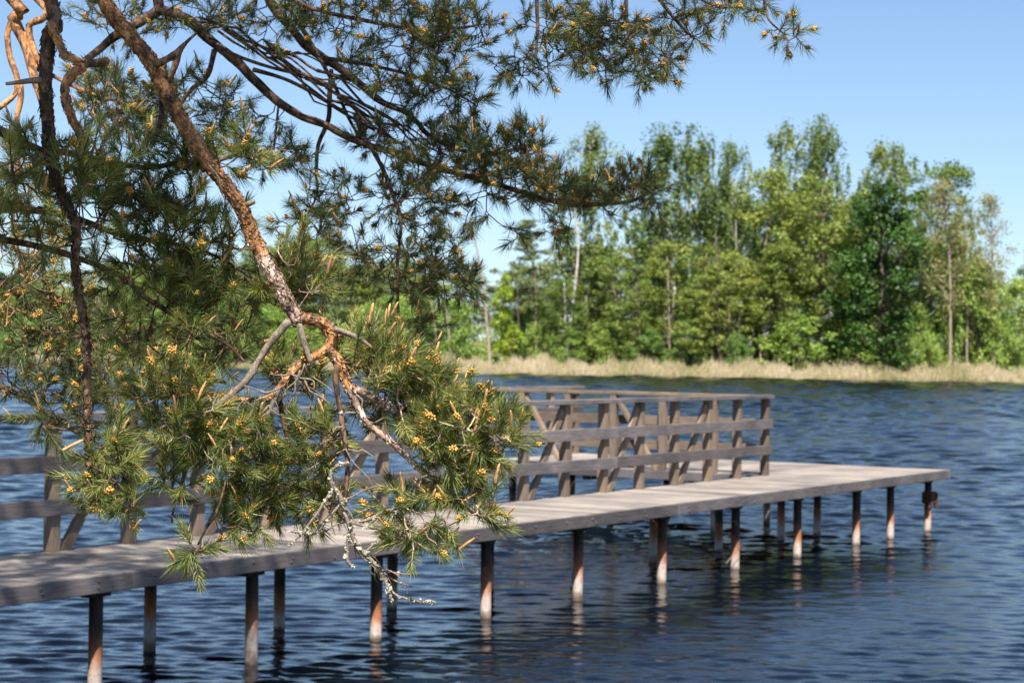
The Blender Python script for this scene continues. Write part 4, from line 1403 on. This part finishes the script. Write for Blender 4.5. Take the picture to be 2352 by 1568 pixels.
HI = ['inner_a', 'dark_hang', 'twist', 'inner_b']
MIDL = ['inner_b', 'inner_c', 'inner_a']
RO = ['right_out', 'low_out']
zonA = [
    (HI, 130, 390, 130, 75, 4.72, 0.10, 34, 0.35), (['inner_a'], 330, 375, 130, 55, 5.14, 0.05, 34, 0.35), (['inner_a'], 470, 375, 60, 35, 5.14, 0.04, 10, 0.3),
    (['inner_a'], 568, 345, 26, 34, 5.1, 0.03, 9, 0.6),
    (MIDL, 120, 500, 130, 70, 4.85, 0.12, 24, 0.3), (MIDL, 330, 490, 140, 70, 5.12, 0.06, 34, 0.3), (MIDL, 460, 570, 115, 70, 5.15, 0.06, 36, 0.3),
    (MIDL, 350, 620, 150, 70, 5.1, 0.08, 30, 0.25), (['main_lo', 'inner_b'], 665, 600, 58, 40, 5.1, 0.05, 14, 0.35), (['main_lo', 'inner_b'], 690, 655, 55, 30, 5.1, 0.05, 12, 0.25),
    (MIDL, 530, 700, 105, 70, 5.14, 0.06, 28, 0.2), (MIDL, 350, 740, 110, 80, 4.95, 0.1, 20, 0.1), (MIDL, 460, 800, 110, 60, 5.1, 0.1, 14, 0.1),
    (['left_fork', 'bend', 'dead_left'], 680, 870, 70, 45, 5.06, 0.05, 20, 0.4), (['bend', 'down', 'right_out'], 820, 800, 60, 45, 5.08, 0.05, 22, 0.45),
    (['down', 'right_out', 'bend'], 890, 855, 75, 45, 5.05, 0.06, 32, 0.45),
    (RO, 960, 905, 75, 40, 5.04, 0.06, 30, 0.5), (RO, 890, 930, 60, 35, 5.05, 0.05, 14, 0.4),
    (RO, 1040, 965, 70, 45, 5.0, 0.06, 28, 0.5), (RO, 1125, 1000, 65, 45, 4.98, 0.05, 26, 0.45), (RO, 1050, 1040, 75, 35, 5.0, 0.06, 24, 0.25), (RO, 980, 1010, 55, 40, 5.0, 0.05, 14, 0.3),
    (['low_out'], 1040, 1110, 65, 40, 4.97, 0.05, 20, 0.1), (['low_out'], 1105, 1170, 35, 30, 4.95, 0.03, 7, 0.0), (['low_out'], 930, 1150, 60, 45, 4.97, 0.04, 12, 0.15),
    (['low_out'], 980, 1215, 55, 35, 4.95, 0.04, 11, 0.2), (['low_out'], 930, 1240, 30, 25, 4.95, 0.04, 5, 0.1),
    (['left_fork', 'low_left'], 350, 900, 60, 40, 4.9, 0.05, 12, 0.45), (['left_fork', 'low_left'], 430, 925, 60, 45, 4.9, 0.05, 18, 0.45), (['low_left', 'left_fork'], 400, 985, 70, 35, 4.9, 0.05, 16, 0.3),
    (['left_fork', 'low_mass'], 540, 1000, 80, 45, 4.95, 0.06, 26, 0.35), (['low_left', 'left_fork'], 470, 1040, 90, 45, 4.95, 0.06, 18, 0.25),
    (['low_mass'], 640, 1040, 70, 60, 5.02, 0.06, 24, 0.2), (['low_mass', 'hang_dark'], 720, 1000, 60, 60, 5.02, 0.06, 18, 0.2), (['low_mass'], 600, 1130, 90, 55, 5.02, 0.06, 30, 0.0),
    (['low_mass', 'hang_dark'], 720, 1130, 60, 60, 5.05, 0.06, 18, 0.05),
    (['lone_twig', 'dark_hang'], 235, 1050, 55, 45, 4.72, 0.05, 14, 0.3), (['lone_twig'], 250, 1130, 70, 35, 4.72, 0.04, 14, 0.2), (['lone_twig'], 300, 1165, 30, 22, 4.72, 0.03, 4, 0.1),
    (['drop_tuft', 'low_left'], 390, 1125, 35, 35, 4.9, 0.03, 7, 0.3), (['tuft_stem'], 450, 1262, 18, 14, 4.85, 0.02, 6, 0.2), (['dark_hang'], 100, 960, 25, 25, 4.7, 0.03, 3, 0.0),
    (['tuft_stem', 'low_mass'], 550, 1200, 55, 30, 4.95, 0.04, 8, 0.0),
]
hidA = [(['main_hi', 'dark_hang'], (-1.25, 3.5, 5.28), (0.6, 0.1, 0.14), 190), (['main_hi'], (-4.1, 3.4, 7.2), (1.2, 1.2, 1.6), 130), (['dark_hang', 'main_hi'], (-1.02, 3.5, 4.7), (0.08, 0.08, 0.6), 60)]  # unseen clumps; the thin slab and column are shaped to shade the left limbs
rootA, bonesA = grow_pine("pine_tree", TA, "pine with orange flaking limb slanting down into sharp needle tufts before the pier", limA, zonA, hidA, M_needle, 31,
                          dict(mul=1.6, N=112, nl=0.042, nw=0.0015, dead=0.05), (0.32, 0.15),
                          [(-2.75, 4.3, 0.75), (-2.78, 4.3, 2.5), (-2.7, 4.3, 4.7), (-2.75, 4.25, 6.5), (-2.9, 4.1, 9.2)], [0.17, 0.13, 0.11, 0.08, 0.03])


def lichen_on(keys, seed):
    """pale crusty knobs along the dead branch"""
    g = np.random.default_rng(seed)
    B = np.array(TA)
    for k, dens in keys:
        pts, rad, *_ = limA[k]
        pp, rr = resample(pts, rad, 0.004)
        mb = MB()
        for p, r in zip(pp, rr):
            if g.random() > dens: continue
            d = g.normal(0, 1, 3); d /= np.linalg.norm(d)
            c = p + d * r * 0.95 - B
            s = g.uniform(0.0014, 0.0040) * (1.6 if g.random() < 0.12 else 1)
            v, q, t = oct_ell(c, d + g.normal(0, 0.5, 3), s * g.uniform(1.0, 2.0), s * g.uniform(0.4, 0.9))
            v = v + g.normal(0, s * 0.42, v.shape)
            mb.add(v, q, t)
        if mb.n: mb.build("lichen", M_lichen, bonesA[k])


lichen_on([('lichen_branch', 0.95), ('lichen_a', 0.5), ('lichen_b', 0.8), ('lichen_c', 0.8), ('lichen_d', 0.7), ('lichen_e', 0.9), ('lichen_f', 0.6), ('lichen_g', 0.2), ('lichen_h', 0.3), ('lichen_i', 0.4), ('hang_grey', 0.25), ('bend', 0.25), ('down', 0.2), ('hang_dark', 0.12)], 12)

# ---- the second pine, further back, whose boughs hang across the sky
TB = (-4.6, 8.4, 0.25)
Y2 = 7.2
up_l = [(-4.4, 8.3, 6.3, 0.07), (-3.2, 7.9, 5.6, 0.055)]
limB = {
    'a1': LB([(363, 0), (360, 27), (333, 43), (293, 67), (260, 87), (233, 110), (205, 132), (150, 180)], Y2, [12.5, 13, 11, 10, 9, 6], M_bark_dk, up_l + [(-2.0, 7.5, 4.9, 0.04), (-1.4, 7.25, 4.2, 0.028)], 14, 0.02, 0.10),
    'a2': LB([(362, 22), (400, 32), (443, 55), (473, 85), (500, 107), (540, 140), (581, 180), (614, 213), (647, 240), (697, 270), (747, 287), (794, 313), (850, 335), (920, 355), (1000, 385), (1130, 420), (1295, 468), (1395, 467), (1461, 458), (1515, 425)], Y2, [12, 12, 11, 10.5, 10, 9, 8, 7, 6, 5, 3], M_bark_dk, None, 14, 0.02, 0.10),
    'a3': LB([(600, -40), (631, 20), (664, 57), (697, 100), (741, 133), (781, 157), (821, 187), (854, 217), (887, 240), (934, 260), (964, 287), (984, 310), (1060, 345), (1150, 350), (1230, 330)], Y2 + 0.3, [11, 11, 10, 9, 7, 6, 5, 4], M_bark_dk, up_l + [(-1.8, 7.6, 4.9, 0.04), (-1.15, 7.5, 4.25, 0.03)], 14, 0.02, 0.10),
    'a4': LB([(493, 115), (477, 173), (443, 203), (413, 240), (395, 280)], Y2, [7, 6, 5, 4], M_bark_dk, None, 10, 0.02, 0.1),
    'a5': LB([(761, 160), (757, 220), (754, 277), (731, 333), (727, 400), (727, 450), (700, 505)], Y2 + 0.1, [5, 6, 5, 4, 2], M_bark_dk, None, 10, 0.02, 0.1),
    'a6': LB([(850, 335), (880, 390), (901, 443), (921, 510), (913, 595), (915, 648), (913, 694), (915, 727), (901, 771), (894, 815)], Y2 - 0.1, [5, 5, 4, 3.5, 3, 2], M_bark_dk, None, 10, 0.02, 0.1),
    'a7': LB([(690, 60), (720, 110), (770, 200), (800, 270), (840, 340)], Y2 + 0.1, [5, 5, 4, 3], M_bark_dk, None, 8, 0.03, 0.1),
    'a8': LB([(581, 160), (650, 180), (720, 215), (790, 260), (860, 300)], Y2, [5, 4, 4, 3], M_bark_dk, None, 8, 0.03, 0.1),
    'a9': LB([(500, 107), (560, 135), (640, 160), (720, 180), (790, 230)], Y2 - 0.1, [4, 4, 3, 3], M_bark_dk, None, 8, 0.03, 0.1),
    'a10': LB([(640, 240), (630, 330), (620, 400)], Y2, [3, 3, 2], M_bark_dk, None, 8, 0.03, 0.1),
    'a11': LB([(600, -30), (720, 20), (850, 50), (980, 70), (1090, 60)], Y2 - 0.2, [6, 5, 4, 3], M_bark_dk, None, 8, 0.03, 0.1),
    'a12': LB([(741, 133), (850, 150), (950, 175), (1050, 215), (1095, 245)], Y2 - 0.1, [5, 4, 3, 2], M_bark_dk, None, 8, 0.03, 0.1),
    'over': LB([(1150, -150), (1233, -100), (1330, -70), (1440, -60), (1560, -50), (1680, -30), (1760, -10)], Y2 - 0.3, [11, 10, 9, 8, 6, 4], M_bark_dk, [(-4.4, 8.2, 6.9, 0.07), (-2.4, 7.5, 5.9, 0.05), (-0.9, 7.1, 4.7, 0.03)], 12, 0.03, 0.1),
    't1': LB([(1233, -98), (1233, 0), (1235, 67), (1231, 127)], Y2 - 0.3, [5, 4, 3], M_bark_dk, None, 8, 0.02, 0.1),
    't2': LB([(1440, -60), (1438, 7), (1441, 67), (1451, 110)], Y2 - 0.3, [5, 4, 3], M_bark_dk, None, 8, 0.02, 0.1),
    't3': LB([(1480, -60), (1515, 0), (1561, 57), (1595, 90)], Y2 - 0.3, [5, 4, 3], M_bark_dk, None, 8, 0.02, 0.1),
    't4': LB([(1740, -15), (1755, 0), (1765, 45), (1800, 78)], Y2 - 0.3, [4, 3, 2], M_bark_dk, None, 8, 0.02, 0.1),
    's1': LB([(20, -10), (33, 43), (50, 83), (67, 127), (73, 160), (95, 230), (120, 330)], 6.6, [13, 13.5, 12, 11, 8, 6], M_bark_or, [(-4.0, 8.0, 4.9, 0.05), (-2.4, 7.0, 4.2, 0.03)], 14, 0.02, 0.1),
    's2': LB([(77, -10), (67, 60), (73, 100), (87, 140), (110, 190)], 6.6, [8, 8, 7, 5], M_bark_or, [(-2.4, 7.0, 4.2, 0.025)], 10, 0.02, 0.1),
    's3': LB([(30, 43), (17, 77), (23, 133), (33, 160), (40, 187), (37, 213), (10, 240), (-30, 265)], 6.6, [8, 7, 7, 6], M_bark_or, None, 10, 0.02, 0.1),
    's4': LB([(45, 190), (48, 220), (43, 250), (37, 290), (40, 400), (30, 520), (60, 640)], 6.6, [8, 7, 6, 5, 4], M_bark_or, None, 10, 0.02, 0.1),
    's5': LB([(-40, 640), (60, 700), (130, 760), (230, 800), (330, 830)], 6.7, [8, 7, 6, 4], M_bark_dk, [(-4.4, 8.3, 3.2, 0.04), (-2.6, 7.2, 2.9, 0.02)], 10, 0.02, 0.1),
    's6': LB([(-40, 880), (30, 900), (110, 950), (200, 1000), (300, 985)], 6.6, [6, 6, 5, 3], M_bark_dk, [(-4.5, 8.3, 2.7, 0.03), (-2.6, 7.2, 2.5, 0.016)], 10, 0.02, 0.1),
    's7': LB([(80, 150), (150, 190), (220, 220), (300, 240)], 6.7, [6, 5, 4, 3], M_bark_or, None, 10, 0.02, 0.1),
    's8': LB([(230, 720), (330, 790), (420, 850), (520, 880)], 7.2, [7, 6, 4], M_bark_dk, [(-4.4, 8.4, 3.0, 0.04), (-2.4, 7.6, 2.85, 0.02)], 10, 0.02, 0.1),
}
gB = np.random.default_rng(5)
for i in range(22):                       # long thin twigs fanning down to the right
    u0 = gB.uniform(430, 800); v0 = np.interp(u0, [430, 540, 700, 800], [55, 130, 200, 260]) - gB.uniform(0, 70)
    Lp = gB.uniform(130, 280); sl = gB.uniform(0.25, 0.95)
    pts_ = [(u0 + Lp * t, v0 + Lp * sl * t + 22 * math.sin(t * 3.1) * gB.uniform(-1, 1.2) + gB.normal(0, 4)) for t in (0, 0.25, 0.5, 0.75, 1.0)]
    limB['fan%d' % i] = LB(pts_, Y2 + gB.normal(0, 0.12), [3.2, 2.6, 1.6], M_bark_dk, None, 6, 0.04, 0.1)
UB = ['a1', 'a2', 'a3', 'a4', 'a7', 'a8', 'a9', 'a10', 'a11', 'a12']
A2 = ['a2', 'a3']; LO = ['a6', 'a2', 'a5']; TT = ['over', 't1', 't2', 't3', 't4']; SS = ['s1', 's2', 's3', 's4', 's5', 's6', 's7']
zonB = [
    (['a1', 'a2'], 440, 40, 110, 35, Y2, 0.2, 30, 0.1), (['a1'], 250, 50, 90, 50, Y2 + .2, 0.2, 20, 0.1), (['a4', 'a1', 'a2'], 420, 230, 130, 55, Y2, 0.25, 56, 0.1), (['a4', 'a1'], 330, 270, 70, 50, Y2, 0.2, 20, 0.1),
    (['a2', 'a10'], 640, 365, 75, 30, Y2, 0.2, 34, 0.1), (['a2', 'a4', 'a8'], 560, 270, 90, 40, Y2, 0.2, 20, 0.0),
    (['a11', 'a3'], 820, 35, 190, 40, Y2 - 0.2, 0.2, 70, 0.3), (['a11'], 1050, 75, 75, 55, Y2 - 0.2, 0.15, 48, 0.3), (['a11', 'a3'], 600, 60, 80, 50, Y2, 0.2, 16, 0.2), (['a11', 'a12'], 950, 105, 90, 30, Y2 - .2, 0.15, 22, 0.2),
    (['a12', 'a3'], 960, 190, 110, 40, Y2 - 0.1, 0.2, 48, 0.15), (['a12'], 1060, 240, 45, 28, Y2 - 0.1, 0.1, 16, 0.0), (['a3', 'a12'], 850, 150, 60, 40, Y2, 0.15, 14, 0.2),
    (['a3', 'a2'], 900, 310, 100, 40, Y2 + 0.1, 0.2, 36, 0.2), (A2, 1000, 375, 120, 50, Y2, 0.2, 60, 0.2), (['a3'], 1110, 350, 90, 40, Y2 + 0.2, 0.15, 40, 0.4), (['a3'], 1205, 330, 45, 30, Y2 + 0.2, 0.1, 22, 0.5),
    (['a2'], 1180, 420, 100, 40, Y2, 0.15, 52, 0.15), (['a2'], 1270, 445, 80, 40, Y2, 0.15, 36, 0.2), (['a2'], 1360, 455, 60, 28, Y2, 0.1, 24, 0.3), (['a2'], 1465, 440, 60, 38, Y2, 0.1, 32, 0.3),
    (['a5', 'a2', 'a6'], 800, 460, 110, 60, Y2, 0.2, 40, 0.0), (['a5'], 700, 520, 60, 50, Y2, 0.15, 14, -0.1), (['a6', 'a2'], 960, 480, 80, 50, Y2, 0.2, 36, 0.0), (['a6', 'a5'], 830, 600, 95, 50, Y2, 0.2, 36, 0.0), (['a6', 'a5'], 770, 640, 60, 30, Y2, .2, 12, 0.0),
    (['a6'], 990, 580, 70, 40, Y2 - 0.1, 0.15, 30, 0.1), (['a6'], 1030, 650, 65, 30, Y2 - 0.1, 0.1, 26, 0.1), (['a6'], 940, 650, 50, 40, Y2 - 0.1, 0.1, 18, 0.0), (['a6'], 960, 760, 45, 40, Y2 - 0.1, 0.1, 18, 0.0), (['a6'], 935, 830, 35, 22, Y2 - 0.1, 0.1, 9, 0.0),
    (['a2'], 1182, 535, 14, 16, Y2, 0.03, 4, -0.3), (['a2'], 1285, 525, 35, 22, Y2, 0.05, 7, -0.2), (['a2'], 1080, 480, 50, 30, Y2, 0.1, 10, 0.0),
    (TT, 1300, 70, 110, 70, Y2 - 0.3, 0.15, 50, 0.1), (TT, 1410, 100, 120, 75, Y2 - 0.3, 0.15, 60, 0.15), (TT, 1200, 150, 70, 35, Y2 - 0.3, 0.1, 22, 0.0), (TT, 1500, 150, 60, 40, Y2 - 0.3, 0.1, 26, 0.2), (TT, 1570, 60, 60, 45, Y2 - 0.3, 0.1, 22, 0.2),
    (TT, 1660, 15, 60, 28, Y2 - 0.3, 0.1, 14, 0.2), (['t4'], 1800, 75, 32, 22, Y2 - 0.3, 0.05, 9, 0.1), (['over', 't4'], 1720, 10, 70, 30, Y2 - 0.3, 0.08, 14, 0.1),
    (['s7', 's1'], 230, 205, 70, 40, 6.7, 0.15, 30, 0.35), (['s7', 's1'], 250, 265, 70, 35, 6.7, 0.15, 26, 0.3), (['s4', 's3'], 30, 400, 60, 100, 6.6, 0.2, 30, 0.2), (['s4', 's5'], 70, 560, 80, 70, 6.6, 0.2, 32, 0.2),
    (['s5', 's4'], 90, 700, 110, 90, 6.6, 0.25, 64, 0.2), (['s5'], 240, 780, 100, 80, 6.6, 0.25, 46, 0.2), (['s5', 's6'], 90, 840, 110, 80, 6.6, 0.2, 52, 0.2), (['s6'], 70, 915, 80, 30, 6.6, 0.2, 10, 0.1), (['s6'], 200, 940, 90, 40, 6.6, 0.2, 24, 0.1), (['s6', 's5'], 240, 880, 70, 50, 6.6, 0.2, 24, 0.1),
    (['s8'], 400, 840, 120, 60, 7.1, 0.2, 46, 0.0), (['s8'], 480, 780, 110, 60, 7.1, 0.2, 34, 0.0), (['s8'], 320, 760, 90, 60, 7.1, 0.2, 26, 0.0), (['s6', 's8'], 330, 1000, 90, 50, 6.8, 0.2, 22, 0.0),
]
hidB = [(['over', 'a1', 'a3', 'a11'], (-0.35, 5.7, 5.45), (1.3, 0.75, 0.5), 260), (['over'], (-0.9, 6.6, 5.2), (1.3, 0.7, 0.5), 110), (['over'], (-2.7, 9.2, 10.2), (2.3, 1.8, 1.9), 1150), (['a1', 's1'], (-4.4, 8.4, 8.5), (2.0, 2.0, 3.0), 160)]
rootB, bonesB = grow_pine("pine_tree", TB, "second pine behind, its dark blurred boughs hanging across the sky", limB, zonB, hidB, M_needle_b, 47,
                          dict(mul=1.25, N=66, nl=0.049, nw=0.0019, dead=0.03), (0.5, 0.13),
                          [(-4.6, 8.4, -0.6), (-4.62, 8.4, 2.5), (-4.4, 8.3, 6.2), (-4.3, 8.3, 8.5), (-4.0, 8.3, 12.0)], [0.26, 0.2, 0.15, 0.11, 0.03])
